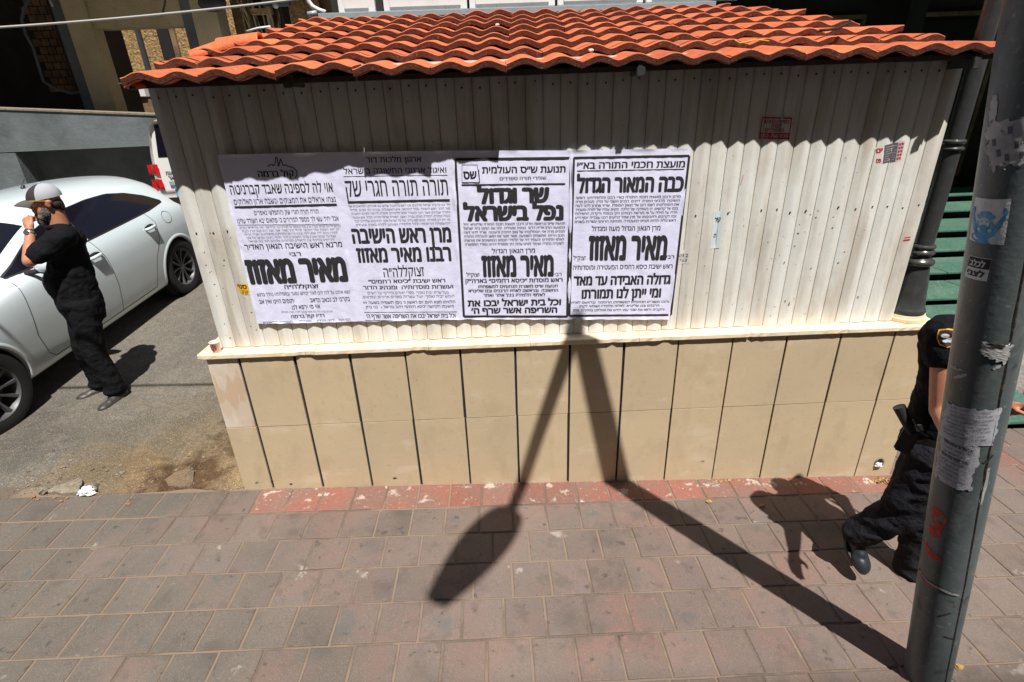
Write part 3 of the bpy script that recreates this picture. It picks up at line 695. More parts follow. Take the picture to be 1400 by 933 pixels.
for i, s in enumerate(['יחד עם כל בית ישראל ננערה ארץ בבכי ובמספד על פטירת רבנו הגדול אשר האיר עיני ישראל בתורתו', 'זקן ראשי הישיבות, עמוד ההוראה, מגדולי הדור ומאורו, אשר השיב רבים מעוון וקירב לבבות', 'תלמידיו הרבים, ידידיו ושומעי לקחו מבכים מרה את ההסתלקות ומתאבלים על האבידה הגדולה', 'באבל כבד נשתתף בצערם של בני המשפחה הרוממה ותלמידי הישיבה הקדושה בכל אתר', 'ומנחמים בנחמת ציון וירושלים ותנחומים שלוחים לכל בית ישראל']):
    line(q, Z1, s, 105+12*i, 620-8*i, 420+17.5*i, 410+17.5*i, 10, LT)
L('מרנא ראש הישיבה הגאון האדיר', 132, 628, 527, 512, 25, RG)
L('רבי', 360, 418, 560, 557, 18, RG)
L('מאיר מאזוז', 150, 660, 699, 683, 114, .075)
L('זצוקללה״ה', 333, 508, 727, 722, 18, BD)
L('נשא אותנו על לוח ליבו לאור קודשו נפעד ובמסילותיו נהלך ברגש', 195, 668, 765, 750, 15, LT)
L('בקרבי לב נכאב ונדאב', 465, 668, 795, 788, 19, RG); L('יתומים היינו ואין אב', 205, 385, 803, 798, 19, RG)
L('אוי מי ירפא לנו', 373, 515, 832, 826, 19, RG)
line(q, Z1, 'מבכים מרה יחד עם אלפי שומעי לקחו בארץ ובעולם', 318, 580, 850, 846, 8, LT)
L('רדיו קול ברמה', 368, 538, 876, 870, 15, BD)
L('העובדים והמאזינים', 225, 375, 905, 901, 10, RG); L('ההנהלה', 408, 470, 899, 897, 10, RG); L('דייני הרדיו', 500, 588, 896, 893, 10, RG); L('רבני הקול', 610, 668, 891, 889, 10, RG)

t = poster([(1.084, 2.1135), (1.706, 2.100), (1.679, 1.140), (1.051, 1.1535)], 'white poster without a frame between the skyline poster and the framed ones', 2)
for v in t.children[0].data.vertices: v.co.y -= .0010
m = 'm'; q = 'q'; L = lambda *a: line(m, Z2, *a)
L('ארגון מלכות דוד', 172, 453, 84, 80, 26, RG)
L('ואיגוד ארגוני התשובה בישראל', 57, 580, 142, 135, 27, RG)
rule(m, Z2, [(55, 155), (585, 148)], 2.5)
L('תורה תורה חגרי שק', 72, 590, 258, 250, 82, RG)
rule(m, Z2, [(78, 287), (597, 276)], 12)
for i, s in enumerate(['יחד עם כל בית ישראל מרכינים אנו ראש בדמעות שליש עם פטירתו הפתאומית של', 'פאר הדור, ראש הישיבה, עמוד ההוראה, איש האשכולות, ענוותן ונקי כפיים, מגדולי', 'התורה שבדורנו אשר חינך והעמיד אלפי תלמידים לתורה וליראה ולקיום המצוות', 'בעמלו ובתורתו, הסתלק מאתנו עטרת ראשנו, תפארת ישראל ומנהיגו הגדול, איש אמונה', 'ומי ייתן לנו תמורתו, זכותו תגן עלינו ועל כל ישראל אמן. תנחומים שלוחים לבני', 'המשפחה הרוממה ולכל תלמידיו ושומעי לקחו בארץ ובעולם']):
    line(q, Z2, s, 80+8*i, 600, 312+19*i, 303+19*i, 10, LT)
L('מרן ראש הישיבה', 103, 607, 495, 487, 72, .05)
L('רבנו מאיר מאזוז', 127, 606, 592, 584, 70, .05)
L('זצוקללה״ה', 262, 468, 668, 662, 46, RG)
L('ראש ישיבת ״כיסא רחמים״', 183, 575, 700, 694, 18, BD)
L('ועשרות מוסדותיה, ומנהיג הדור', 155, 615, 731, 725, 18, BD)
line(q, Z2, 'בעל שו״ת ״בית נאמן״, ספרי ״אורים גדולים״ על הש״ס', 178, 592, 755, 751, 12, LT)
line(q, Z2, 'חומש ״בית נאמן״, ועוד עשרות ספרים אדירים ונפלאים', 155, 620, 776, 770, 12, LT)
L('הלוויתו תצא היום יום ראשון ג׳ ניסן תשפ״ה בשעה 13.00', 157, 625, 805, 800, 13, RG)
L('מישיבתו הקדושה ״כיסא רחמים״ רחוב עזריאל 26 בני ברק', 170, 618, 827, 822, 12, RG)
rule(m, Z2, [(160, 848), (633, 845)], 2.5); L('וכל בית ישראל יבכו את השריפה אשר שרף ה׳', 172, 627, 878, 874, 20, BD); rule(m, Z2, [(165, 889), (633, 888)], 2.5)

t = poster([(1.706, 2.100), (2.335, 2.078), (2.336, 1.112), (1.679, 1.140)], 'white poster in a thick black frame with a small square emblem at its top left', 3)
m = 'm'; L = lambda *a: line(m, Z3, *a)
rule(m, Z3, [(28, 68), (617, 61), (598, 868), (72, 868), (28, 68)], 12)
L('תנועת ש״ס העולמית', 165, 590, 137, 132, 31, BD)
L('שומרי תורה ספרדים', 255, 492, 172, 168, 14, RG)
rule(m, Z3, [(62, 96), (140, 94), (152, 185), (62, 186), (62, 96)], 2); rule(m, Z3, [(62, 186), (152, 185), (147, 120)], 4)
L('שס', 70, 138, 166, 163, 36, .04)
rule(m, Z3, [(60, 198), (588, 192)], 7)
L('שר וגדול', 142, 508, 290, 283, 72, .07); L('נפל בישראל', 72, 580, 378, 372, 70, .07)
for i, s in enumerate(['תנועת ש״ס ובראשה מרנן ורבנן מועצת חכמי התורה שליט״א, יו״ר', 'התנועה הרב אריה דרעי, נציגיה ופעיליה, יחד עם המוני בית ישראל', 'מבכים מרה את הסתלקותו של גאון התורה והענווה, שריד לדור דעה,', 'חכם הרזים, ממשתיקי השמועה, אשר מסר את נפשו להנחלת התורה', 'לאלפי תלמידים, והעמיד דור של תלמידי חכמים הממשיכים את מורשתו', 'לשקידה בתורה ושימור מנהגי עדות הק׳ ומסורת יהדות ספרד המפוארה.']):
    L(s, 68+2*i, 588-1.5*i, 404+20.4*i, 398+20.4*i, 11, RG)
L('מרן הגאון הגדול', 215, 435, 545, 541, 20, RG)
L('מאיר מאזוז', 165, 530, 662, 658, 100, .06); L('רבי', 535, 570, 661, 660, 15, RG); L('זצוק״ל', 85, 152, 664, 663, 17, RG)
L('ראש מוסדות ״כיסא רחמים״ בארה״ק', 80, 575, 696, 690, 18, BD)
L('תנועת ש״ס משגרת תנחומים למשפחתו', 145, 550, 722, 718, 13, BD); L('החשובה, ובראשם לאחיו הרבנים ובנו שליט״א,', 95, 552, 744, 740, 13, BD); L('לאלפי תלמידיו בכל אתר ואתר.', 170, 487, 766, 763, 13, BD)
L('וכל בית ישראל יבכו את', 92, 567, 815, 808, 28, .045); L('השריפה אשר שרף ה׳', 110, 548, 852, 847, 26, .045)

t = poster([(2.330, 2.0795), (2.973, 2.067), (2.948, 1.085), (2.333, 1.1115)], 'rightmost framed white poster with an underlined heading and wrinkled right edge', 4)
for v in t.children[0].data.vertices: v.co.y -= .0008
m = 'm'; L = lambda *a: line(m, Z4, *a)
rule(m, Z4, [(34, 94), (600, 84), (510, 864), (12, 868), (34, 94)], 11)
L('מועצת חכמי התורה בא״י', 50, 578, 147, 139, 31, BD); rule(m, Z4, [(50, 158), (575, 149)], 4)
L('כבה המאור הגדול', 48, 570, 263, 256, 70, .06)
for i, s in enumerate(['מרנן ורבנן מועצת חכמי התורה בא״י רבנן ותלמידיהון, ראשי', 'הישיבות, מרביצי התורה, דיינים, רבנים ויושבי על מדין, מבכים מרה', 'את הסתלקותו לשמי רום של הגאון המופלג, שריד אחרון לדור דעה,', 'בנם של קדושים, דן בעומקה של הלכה, מקים עולה של תורה ומעמיד', 'הדת על תילה על פי מורשת רבותינו הק׳ בנוסח ודקדוק התפילות,', 'זכה לקרבתו ולחביבותו של מרן אמיר הרועים רבנו עובדיה יוסף זי״ע,', 'ראש גולת יהדות תוניס המעטירה ומנהיגה הרוחני עשרות בשנים']):
    L(s, 45-1*i, 557-4*i, 295+19.5*i, 288+19.5*i, 11, RG)
L('מרן הגאון הגדול מעוז ומגדול', 122, 458, 452, 448, 21, RG)
L('מאיר מאזוז', 105, 487, 592, 590, 112, .06); L('רבי', 488, 525, 587, 586, 15, RG); L('זצוק״ל', 32, 92, 595, 594, 19, RG)
L('ראש ישיבת כיסא רחמים המעטירה ומוסדותיה', 30, 517, 642, 635, 20, RG)
L('גדולה האבידה עד מאד', 33, 507, 718, 711, 42, .05); L('ומי ייתן לנו תמורתו', 72, 460, 783, 776, 42, .05)
L('והננו משגרים תנחומים למשפחתו הרוממה, ובראשם לאחיו', 22, 500, 808, 803, 10, RG); L('הרבנים ובנו שליט״א, לאלפי תלמידיו ושומעי לקחו.', 62, 452, 826, 822, 10, RG); L('והקב״ה ירפא את שבר עמו ויחיש את גאולתנו במהרה, אמן', 30, 478, 846, 842, 10, RG)

# stickers on the corrugated wall
def wsurf(x, z): return cy(x)-.0016
def wsticker(name, label, cat, quad, mt, rim=None, nx=8, jag=0, off=0.):
    P = [at(u, v, .07) for u, v in quad]       # TL TR BR BL
    t = thing(name, label, cat, (P[3].x, .07, P[3].z))
    def fn(a, b, o_=0):
        p = P[3].lerp(P[2], a).lerp(P[0].lerp(P[1], a), b)
        if jag and (a in (0, 1) or b in (0, 1)):
            p += Vector((noise.noise(Vector((a*9, b*9, 1)))*jag, 0, noise.noise(Vector((a*9, b*9, 5)))*jag))
        return Vector((p.x, wsurf(p.x, p.z)-o_-off, p.z))
    m = MB(); m.grid(fn, nx*4, nx*2); m.build('sticker_sheet', mt, t, recalc=False); return t, fn
def bar(fn, a0, a1, b0, b1, o_=.0012, n=24): 
    m = MB(); m.grid(lambda a, b: fn(a0+(a1-a0)*a, b0+(b1-b0)*b, o_), n, max(2, n//4)); return m
t, fn = wsticker('advert_sticker', 'small red framed advert sticker alone on the shaded upper wall', 'sticker', [(1043, 160), (1083, 161), (1079, 191), (1038, 190)], K['corr'])
m = bar(fn, .0, 1, .93, 1.0, n=30); 
for a_ in (bar(fn, 0, .035, 0, 1, n=8), bar(fn, .965, 1, 0, 1, n=8)): m.add(a_.v, a_.f)
for s, a0, a1, b0, h in (('הפיתרון הטבעי', .10, .92, .72, .16), ('לפטרת', .33, .72, .52, .15), ('הציפורניים', .17, .80, .34, .15)):
    text(m, s, lambda a, b: fn(a0+(a1-a0)*a, b0+h*b, .0014), .03)
m.build('red_lettering', K['redink'], t, recalc=False)
bar(fn, 0, 1, 0, .29, n=30).build('red_band', K['redink'], t, recalc=False)
m = MB(); text(m, '052-7663030', lambda a, b: fn(.05+.9*a, .07+.15*b, .0018), .02); m.build('phone_number', K['pinkpaper'], t, recalc=False)
t, fn = wsticker('torn_sticker', 'torn red and grey sticker at the shadow edge near the right end', 'sticker', [(1199, 200), (1238, 192), (1232, 221), (1197, 226)], K['pinkpaper'], jag=.012)
bar(fn, .28, .78, .02, .96, .0008).build('grey_print_area', K['ink2'], t, recalc=False)
m = MB()
for i in range(7): 
    for a_ in (bar(fn, .33, .74, .12+.115*i, .145+.115*i, .0016, 8),): m.add(a_.v, a_.f)
m.build('grey_print_lines', K['stickpaper'], t, recalc=False)
m = MB(); text(m, 'ים', lambda a, b: fn(.03+.2*a, .62+.22*b, .0012), .05); text(m, 'פס', lambda a, b: fn(.04+.16*a, .1+.2*b, .0012), .05)
for i in range(5):
    text(m, 'מודעה', lambda a, b: fn(.80+.17*a, .12+.17*i+.11*b, .0012), .03)
m.build('red_lettering', K['redink'], t, recalc=False)
t, fn = wsticker('small_sticker', 'tiny red scrap of sticker at the right edge of the wall above the column foot', 'sticker', [(1237, 322), (1246, 320), (1245, 331), (1234, 333)], K['pinkpaper'], nx=3)
m = bar(fn, .1, .9, .2, .42, n=5); a_ = bar(fn, .15, .95, .58, .7, n=5); m.add(a_.v, a_.f); m.build('red_lettering', K['redink'], t, recalc=False)
t, fn = wsticker('yellow_sticker', 'torn yellow sticker with black digits left of the skyline poster', 'sticker', [(322, 388), (339, 389), (340, 404), (327, 401)], K['yellow'], nx=4, jag=.008)
m = MB(); text(m, 'סטי', lambda a, b: fn(.05+.8*a, .55+.36*b, .0012), .04); text(m, 'קרוב', lambda a, b: fn(.3+.6*a, .1+.28*b, .0012), .02); m.build('lettering', K['ink'], t, recalc=False)
t, fn = wsticker('faded_sticker', 'tall faded pale blue sticker right of the last poster', 'sticker', [(976, 290), (990, 289), (984, 340), (971, 341)], K['bluesticker'], nx=3, jag=.004)
m = MB(); text(m, 'שיר', lambda a, b: fn(.2+.6*a, .72+.12*b, .0012), .03); text(m, 'לה', lambda a, b: fn(.25+.3*a, .3+.1*b, .0012), .02); m.build('lettering', K['ink'], t, recalc=False)
t, fn = wsticker('worn_label', 'worn whitish label with faint numbers right of the last poster', 'label', [(928, 343), (946, 342), (943, 361), (926, 362)], K['corr'], nx=3)
m = MB(); text(m, '052', lambda a, b: fn(.1+.7*a, .5+.2*b, .0012), 0); text(m, '763', lambda a, b: fn(.15+.6*a, .15+.2*b, .0012), 0); m.build('lettering', K['ink2'], t, recalc=False)
# scratches and scuffs on the paint
m = MB(); rs = random.Random(12)
for i in range(110):
    x = rs.choice((rs.uniform(3.05, 4.25), rs.uniform(3.4, 4.2), rs.uniform(.25, .45))); z = rs.uniform(1.05, 1.75); s = rs.uniform(.002, .006); l = rs.uniform(.002, .012)*(3 if rs.random() < .08 else 1)
    u = ((x-CX0)/PITCH) % 1
    if u < .15 or u > .85: continue
    m.add([(x-s, wsurf(x-s, z)+.0006, z), (x, wsurf(x, z)+.0006, z-l*.4), (x+s, wsurf(x+s, z)+.0006, z+.001), (x+s*.3, wsurf(x, z)+.0006, z+l*.6)], [(0, 1, 2, 3)])
tag(m.build('paint_chips', K['rubble'], kiosk, recalc=False), kind='stuff')
m = MB()
for (u, v, l) in ((1017, 240, 14), (320, 274, 5), (322, 292, 6)):
    p0 = at(u, v, .07); p1 = at(u-l*.25, v+l, .07); m.add([(p0.x-.001, wsurf(p0.x, 0)+.0004, p0.z), (p1.x-.001, wsurf(p1.x, 0)+.0004, p1.z), (p1.x+.0015, wsurf(p1.x, 0)+.0004, p1.z), (p0.x+.0015, wsurf(p0.x, 0)+.0004, p0.z)], [(0, 1, 2, 3)])
m.build('red_scuffs', K['redink'], kiosk, recalc=False)

# ================================================================== STREET LAMP (leaning pole in front, its arm and head above the frame)
PB = Vector((3.7936, -1.395, -.125)); PD = Vector((-.2037, -.03, 1)); PDn = PD.normalized()
E1 = (Vector((1, 0, 0))-PDn*PDn.x).normalized(); E2 = PDn.cross(E1)
def pr(h): return .0837+.0012*h-.0165*max(0, h-2.5)
def pp(a, h, off=0.): return PB+PD*h+(E1*cos(a)+E2*sin(a))*(pr(h)+off)
def phit(u, v):
    r = ray(u, v).normalized(); h = 1.
    for _ in range(4):
        R_ = pr(h); w_ = CAM-PB; d = r-PDn*r.dot(PDn); o_ = w_-PDn*w_.dot(PDn)
        A, B_, C_ = d.dot(d), 2*d.dot(o_), o_.dot(o_)-R_*R_; D_ = max(0, B_*B_-4*A*C_)
        t = (-B_-sqrt(D_))/(2*A); P = CAM+r*t; h = (P-PB).dot(PDn)/PD.length
    q = P-PB-PD*h
    return atan2(q.dot(E2), q.dot(E1)) % (2*pi), h
lamp = thing('street_lamp', 'grey leaning steel lamp pole covered with torn stickers on the pavement in front', 'street lamp', tuple(PB+PD*.13))
m = MB(); m.tube([PB+PD*(4.62*i/24) for i in range(25)], [pr(4.62*i/24) for i in range(25)], 40); m.build('pole', K['pole'], lamp, smooth=True, auto=40)
TOP = PB+PD*4.60; NECK = Vector((2.595, -2.389, 4.60)); TIP = Vector((2.188, -3.126, 4.70))
m = MB(); m.tube([TOP+Vector((0, 0, -.12)), TOP+Vector((0, 0, .03))], .060, 24); m.build('pole_cap', K['pole'], lamp, smooth=True, auto=40)
m = MB(); m.tube([TOP, TOP.lerp(NECK, .5)+Vector((0, 0, .03)), NECK], [.048, .042, .036], 20); m.build('arm', K['pole'], lamp, smooth=True, auto=40)
hd = (TIP-NECK); L_ = hd.length; hd.normalize(); hs = hd.cross(Vector((0, 0, 1))).normalized(); hu = hs.cross(hd)
secs = [(0, .05, .05), (.02, .07, .055), (.05, .120, .06), (.12, .15, .065), (.24, .178, .07), (.38, .188, .07), (.52, .18, .065), (.66, .16, .06), (.8, .13, .05), (.92, .10, .04), (.985, .085, .03), (1, .07, .02)]
m = MB(); N = 20
for t_, ww, hh in secs:
    for k in range(N):
        a = 2*pi*k/N; m.v.append(NECK+hd*L_*t_+hs*ww*.82*cos(a)+hu*(hh*sin(a)*(1 if sin(a) > 0 else .6)))
m.f = [(i*N+k, i*N+(k+1) % N, (i+1)*N+(k+1) % N, (i+1)*N+k) for i in range(len(secs)-1) for k in range(N)]+[tuple(range(N))[::-1], tuple(range((len(secs)-1)*N, len(secs)*N))]
m.build('lamp_head', K['pole'], lamp, smooth=True, auto=40)
# weld seam
pts = [phit(u, v) for u, v in ((1393, 405), (1374, 510), (1337, 700), (1320, 797), (1294, 925))]
a_, b_ = pts[0], pts[-1]
m = MB(); n = 120
def seam(h):
    for p, q in zip(pts, pts[1:]):
        if min(p[1], q[1]) <= h <= max(p[1], q[1]): return p[0]+(q[0]-p[0])*(h-p[1])/(q[1]-p[1])
    return pts[0][0] if h > pts[0][1] else pts[-1][0]
vs = []
for i in range(n+1):
    h = .0+4.4*i/n; wv = .0035+.0045*max(0, noise.noise(Vector((h*9, 0, 0))))
    for s in (-1, 0, 1):
        a = seam(h)+(s*wv+.002*noise.noise(Vector((h*30, 3, 0))))/pr(h); vs.append(pp(a, h, .0025 if s == 0 else .0004))
m.add(vs, [(3*i+k, 3*i+k+1, 3*i+4+k, 3*i+3+k) for i in range(n) for k in (0, 1)]); m.build('weld_seam', K['poleseam'], lamp, recalc=False)
def ppatch(quad, off=.0009, jag=0., n=14, sd=0):
    P = [phit(u, v) for u, v in quad]          # TL TR BR BL
    def fn(a, b, o_=0):
        s = [(P[3][k]*(1-a)+P[2][k]*a)*(1-b)+(P[0][k]*(1-a)+P[1][k]*a)*b for k in (0, 1)]
        if jag:
            e = min(a, 1-a, b, 1-b)
            if e < .001: s[0] += jag*noise.noise(Vector((a*7+sd, b*7, 1)))/pr(s[1]); s[1] += jag*noise.noise(Vector((a*9, b*9+sd, 5)))
        w_ = .0009*noise.noise(Vector((a*6+sd, b*6, 2))) if jag else 0
        return pp(s[0], s[1], off+o_+w_+.0006*(jag > 0))
    return fn
def psheet(name, label, cat, quad, mt, jag=0., off=.0009, n=20, sd=0):
    fn = ppatch(quad, off, jag, sd=sd); c = fn(.5, .5); t = thing(name, label, cat, tuple(fn(.5, 0)))
    m = MB(); m.grid(lambda a, b: fn(a, b), n, n); m.build('sheet', mt, t, smooth=True, recalc=False)
    return t, fn
def pbar(t, fn, a0, a1, b0, b1, mt, name='print', o_=.0010, n=14):
    m = MB(); m.grid(lambda a, b: fn(a0+(a1-a0)*a, b0+(b1-b0)*b, o_), n, n); return m.build(name, mt, t, recalc=False)
t, fn = psheet('torn_sticker', 'torn whitish sticker remnant highest on the leaning pole', 'sticker', [(1349, 171), (1404, 158), (1402, 222), (1353, 231)], K['stickpaper'], .022, sd=3)
for i, (a0, b0) in enumerate(((.2, .5), (.3, .25), (.62, .7), (.75, .35), (.85, .1), (.5, .12))):
    m = MB(); m.grid(lambda a, b: fn(a0+.10*a+.03*noise.noise(Vector((a*5, b*5, i))), b0+.16*b+.05*noise.noise(Vector((b*5, a*5, i))), .001), 5, 5); m.build('dark_scrap', K['ink2'], t, recalc=False)
t, fn = psheet('blue_sticker', 'white sticker with pale blue drawing of a bearded figure raising its arms', 'sticker', [(1334, 269), (1383, 272), (1373, 335), (1326, 327)], K['whitepaper'], 0)
def blob(cx_, cy_, rx_, ry_, mt=K['blueink'], rot=0, name='blue_print', o_=.001):
    m = MB(); N = 18; R_ = [fn(cx_, cy_, o_)]
    for k in range(N):
        a = 2*pi*k/N; x, y = rx_*cos(a), ry_*sin(a); R_.append(fn(cx_+x*cos(rot)-y*sin(rot), cy_+x*sin(rot)+y*cos(rot), o_))
    m.add(R_, [(0, 1+k, 1+(k+1) % N) for k in range(N)]); return m.build(name, mt, t, recalc=False)
blob(.46, .30, .30, .24, o_=.0010); blob(.46, .60, .26, .07, K['blueink'], .0, o_=.0014); blob(.46, .66, .16, .07, K['blueink'], .0, o_=.0014); blob(.46, .46, .15, .13, K['bluesticker'], o_=.0016); blob(.40, .50, .025, .02, o_=.002); blob(.53, .50, .025, .02, o_=.002); blob(.46, .36, .11, .07, K['blueink'], o_=.0019)
blob(.80, .42, .28, .06, rot=1.05, o_=.0011); blob(.13, .42, .25, .06, rot=2.0, o_=.0011); blob(.5, .12, .42, .13, o_=.0011); blob(.92, .72, .05, .10, rot=.2, o_=.0012); blob(.06, .70, .05, .10, rot=-.2, o_=.0012)
blob(.78, .10, .16, .09, K['bluesticker'], .2, o_=.0016)
t, fn = psheet('slogan_sticker', 'small black and white sticker with two bold Hebrew words under the blue one', 'sticker', [(1328, 349), (1357, 354), (1349, 385), (1319, 377)], K['whitepaper'], 0)
pbar(t, fn, .02, .98, .52, .97, K['ink'], 'black_band')
m = MB(); text(m, 'לכלב', lambda a, b: fn(.10+.70*a, .60+.22*b, .0016), .05); m.build('text_line', K['whitepaper'], t, recalc=False)
m = MB(); text(m, 'לצבי', lambda a, b: fn(.10+.76*a, .16+.22*b, .0012), .05); m.build('text_line', K['ink'], t, recalc=False)
t, fn = psheet('torn_sticker', 'small peeled grey sticker with a ragged yellowed top beside the weld seam', 'sticker', [(1343, 466), (1384, 470), (1374, 497), (1341, 484)], K['stickpaper'], .014, sd=8, off=.0028)
pbar(t, fn, .12, .72, .80, .96, K['poleseam'], 'burnt_edge', .0016)
for i in range(5): pbar(t, fn, .1, .9, .1+.12*i, .12+.12*i, K['whitepaper'], 'tear_line', .0014, 8)
NT = ['הודעה חשובה לתושבי השכונה', 'נא לשמור על הניקיון והשקט', 'השיעור יתקיים בבית הכנסת', 'בשעה שמונה בערב בעזרת השם', 'הציבור מוזמן להשתתף', 'לפרטים נוספים ניתן לפנות', 'ויהי רצון שנזכה לשמוע', 'אך טוב לישראל תמיד']
t, fn = psheet('torn_notice', 'wider torn paper notice wrapped round the pole, upper one of two', 'notice', [(1296, 548), (1369, 557), (1357, 608), (1284, 592)], K['greypaper'], .016, sd=5, off=.0016)
for i in range(8):
    m = MB(); text(m, NT[i], lambda a, b: fn(.10+.04*(i % 3)+(.72)*a, .90-.105*i+.045*b, .0011), .0); m.build('text_line', K['ink2'], t, recalc=False)
t, fn = psheet('torn_notice', 'narrower torn paper notice with darker heading, lower one of two on the pole', 'notice', [(1289, 591), (1342, 612), (1325, 672), (1278, 648)], K['greypaper'], .018, sd=11, off=.0012)
for i in range(9):
    hh = .06 if i in (0, 3) else .035
    m = MB(); text(m, NT[(i*3+1) % 8], lambda a, b: fn(.12+.72*a, .88-.095*i+hh*b, .0011), .03 if i in (0, 3) else 0); m.build('text_line', K['ink'] if i in (0, 3) else K['ink2'], t, recalc=False)
# sprayed red strokes, scraped band
def stroke(pts, wd, mt, name, off=.0012):
    P = [phit(u, v) for u, v in pts]; m = MB(); vs = []; n = 10*(len(P)-1)
    for i in range(n+1):
        k = min(i//10, len(P)-2); f = i/10-k; a = P[k][0]+(P[k+1][0]-P[k][0])*f; h = P[k][1]+(P[k+1][1]-P[k][1])*f
        q = min(len(P)-2, k); da = (P[q+1][0]-P[q][0])*pr(h); dh = P[q+1][1]-P[q][1]; l = sqrt(da*da+dh*dh)+1e-6
        w_ = wd*(.6+.7*sin(pi*(i+.6)/(n+1.2)))*(1+.5*noise.noise(Vector((i*.5, u, 0))))/2
        for s in (-1, 1): vs.append(pp(a-s*w_*dh/l/pr(h), h+s*w_*da/l, off))
    m.add(vs, [(2*i, 2*i+1, 2*i+3, 2*i+2) for i in range(n)]); m.build(name, mt, lamp, recalc=False)
u = 1
stroke([(1276, 693), (1286, 706), (1280, 716), (1290, 722)], .035, K['redspray'], 'spray_mark')
stroke([(1270, 722), (1277, 728), (1284, 724)], .035, K['redspray'], 'spray_mark', .0014)
stroke([(1265, 742), (1273, 758), (1287, 765)], .026, K['redspray'], 'spray_mark')
stroke([(1257, 777), (1264, 792), (1282, 803), (1308, 815)], .016, K['poleseam'], 'scraped_band')
stroke([(1258, 780), (1268, 795), (1286, 805), (1311, 814)], .010, K['stickpaper'], 'scraped_band', .0016)
stroke([(1260, 785), (1268, 797), (1280, 805)], .008, K['redspray'], 'scraped_band', .0018)
stroke([(1361, 130), (1358, 150), (1356, 170)], .02, K['stickpaper'], 'torn_scrap')
for q in ([(1310, 600), (1340, 604)], [(1357, 505), (1372, 498)], [(1344, 634), (1358, 622)], [(1340, 690), (1352, 640)], [(1300, 500), (1316, 506)], [(1304, 517), (1322, 512)], [(1290, 870), (1306, 874)], [(1284, 842), (1300, 838)]):
    stroke(q, .008 if q[0][0] != 1340 else .012, K['stickpaper'] if q[0][0] % 3 else K['poleseam'], 'paint_scrape', .0011)

# ================================================================== GREEN STEPS and dark arcade on the right
st = thing('green_stairway', 'broad low stairway with worn green painted treads right of the kiosk', 'steps', (9, .51, -.2))
fr_y = [.51, .98, 1.45, 1.925, 2.40, 2.979, 3.569, 4.158, 4.852, 5.507, 6.2]
for i in range(10):
    y0, y1 = fr_y[i], fr_y[i+1]; z = -.10+.17*(y0-.51)
    for x0, x1 in ((4.66, 7.2), (7.206, 9.8), (9.806, 13.0)):
        dz = random.uniform(-.004, .004); m = MB(); m.box((x0, y0, z-.022+dz), (x1, y1+.02, z+dz)); m.build('tread', K['green'], st, bevel=.004)
    m = MB(); m.box((4.66, y0+.09, z-.35), (13, y0+.12, z-.024)); m.build('gap_shade_sheet', K['dark'], st)  # black sheets stand for the shade in the open gaps below the treads
    m = MB(); m.box((4.66, y1+.019, z-.34), (13, y1+.089, z-.0365)); m.build('gap_shade_sheet', K['dark'], st)
ar = thing('dark_arcade', 'dark shaded building front behind the stairway on the right', 'building', (8, 7, .8))
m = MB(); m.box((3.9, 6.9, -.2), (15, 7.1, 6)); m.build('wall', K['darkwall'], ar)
m = MB(); m.box((-.2, 3.25, 6.0), (16, 8, 6.3)); m.build('unseen_shade_slab', K['darkwall'], ar)  # unseen slab added overhead to keep the building front dark
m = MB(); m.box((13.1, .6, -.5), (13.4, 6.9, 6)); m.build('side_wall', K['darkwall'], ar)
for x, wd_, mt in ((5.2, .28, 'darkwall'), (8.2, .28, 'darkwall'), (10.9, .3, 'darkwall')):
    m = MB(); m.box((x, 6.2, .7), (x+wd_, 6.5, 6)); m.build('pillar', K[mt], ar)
for x0, x1, mt in ((4.35, 5.1, 'dark'), (5.9, 6.9, 'rubble'), (7.1, 7.9, 'dark'), (8.8, 10.2, 'dark')):
    m = MB(); m.box((x0, 6.84, .9), (x1, 6.895, 3.3)); d = m.build('door', K[mt], ar)
    m = MB(); m.box((x0-.06, 6.82, .85), (x0, 6.893, 3.36)); m.box((x1, 6.82, .85), (x1+.06, 6.893, 3.36)); m.box((x0-.06, 6.82, 3.36), (x1+.06, 6.893, 3.42)); m.build('frame', K['brownwall'], d)

# white shuttered unit whose grey gutter tops the kiosk roof
un = thing('shuttered_unit', 'white shuttered shop unit with grey gutter rising behind the kiosk roof', 'building', (2.2, 2.3, 0))
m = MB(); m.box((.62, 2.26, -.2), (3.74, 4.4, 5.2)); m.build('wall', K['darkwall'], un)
m = MB(); m.prism([(2.10, 2.996), (2.10, 3.032), (2.115, 3.036), (2.13, 3.030), (2.25, 3.030), (2.25, 2.985), (2.12, 2.985)], lambda y, z: (.545, y, z-.01), lambda y, z: (3.77, y, z-.018)); m.build('gutter', K['greygutter'], un)
for u0, u1 in ((463, 514), (525, 640), (642, 760), (762, 880), (882, 1010)):
    x0 = at(u0, 8, 2.22).x; x1 = at(u1, 4, 2.22).x-.01
    m = MB(); m.box((x0, 2.20, 3.035), (x1, 2.255, 5.0)); p = m.build('shutter', K['shutter'], un, bevel=.004)
    for k in range(8):
        m = MB(); m.box((x0+.05, 2.188, 3.06+.10*k), (x1-.05, 2.199, 3.145+.10*k)); m.build('slat', K['shutter'], p, bevel=.003)
m = MB(); c = [at(u, v, 2.3) for u, v in ((421, -8), (422, 2), (427, 9), (436, 14), (445, 17))]; m.tube(c, .018, 10); m.build('white_pipe', K['whitepaper'], un, smooth=True)
m = MB(); c = [at(u, v, 2.1) for u, v in ((421, 20), (433, 18))]; m.tube(c, .02, 8); m.build('gutter_end', K['greygutter'], un, smooth=True)
rl = thing('white_bracket', 'small white metal bracket behind the left slope of the kiosk roof', 'bracket', tuple(at(355, 40, 2.2)))
m = MB(); m.tube([at(u, v, 1.9) for u, v in ((338, 43), (352, 39), (369, 36.5), (370, 43))], .008, 8); m.build('bar', K['whitepaper'], rl, smooth=True)

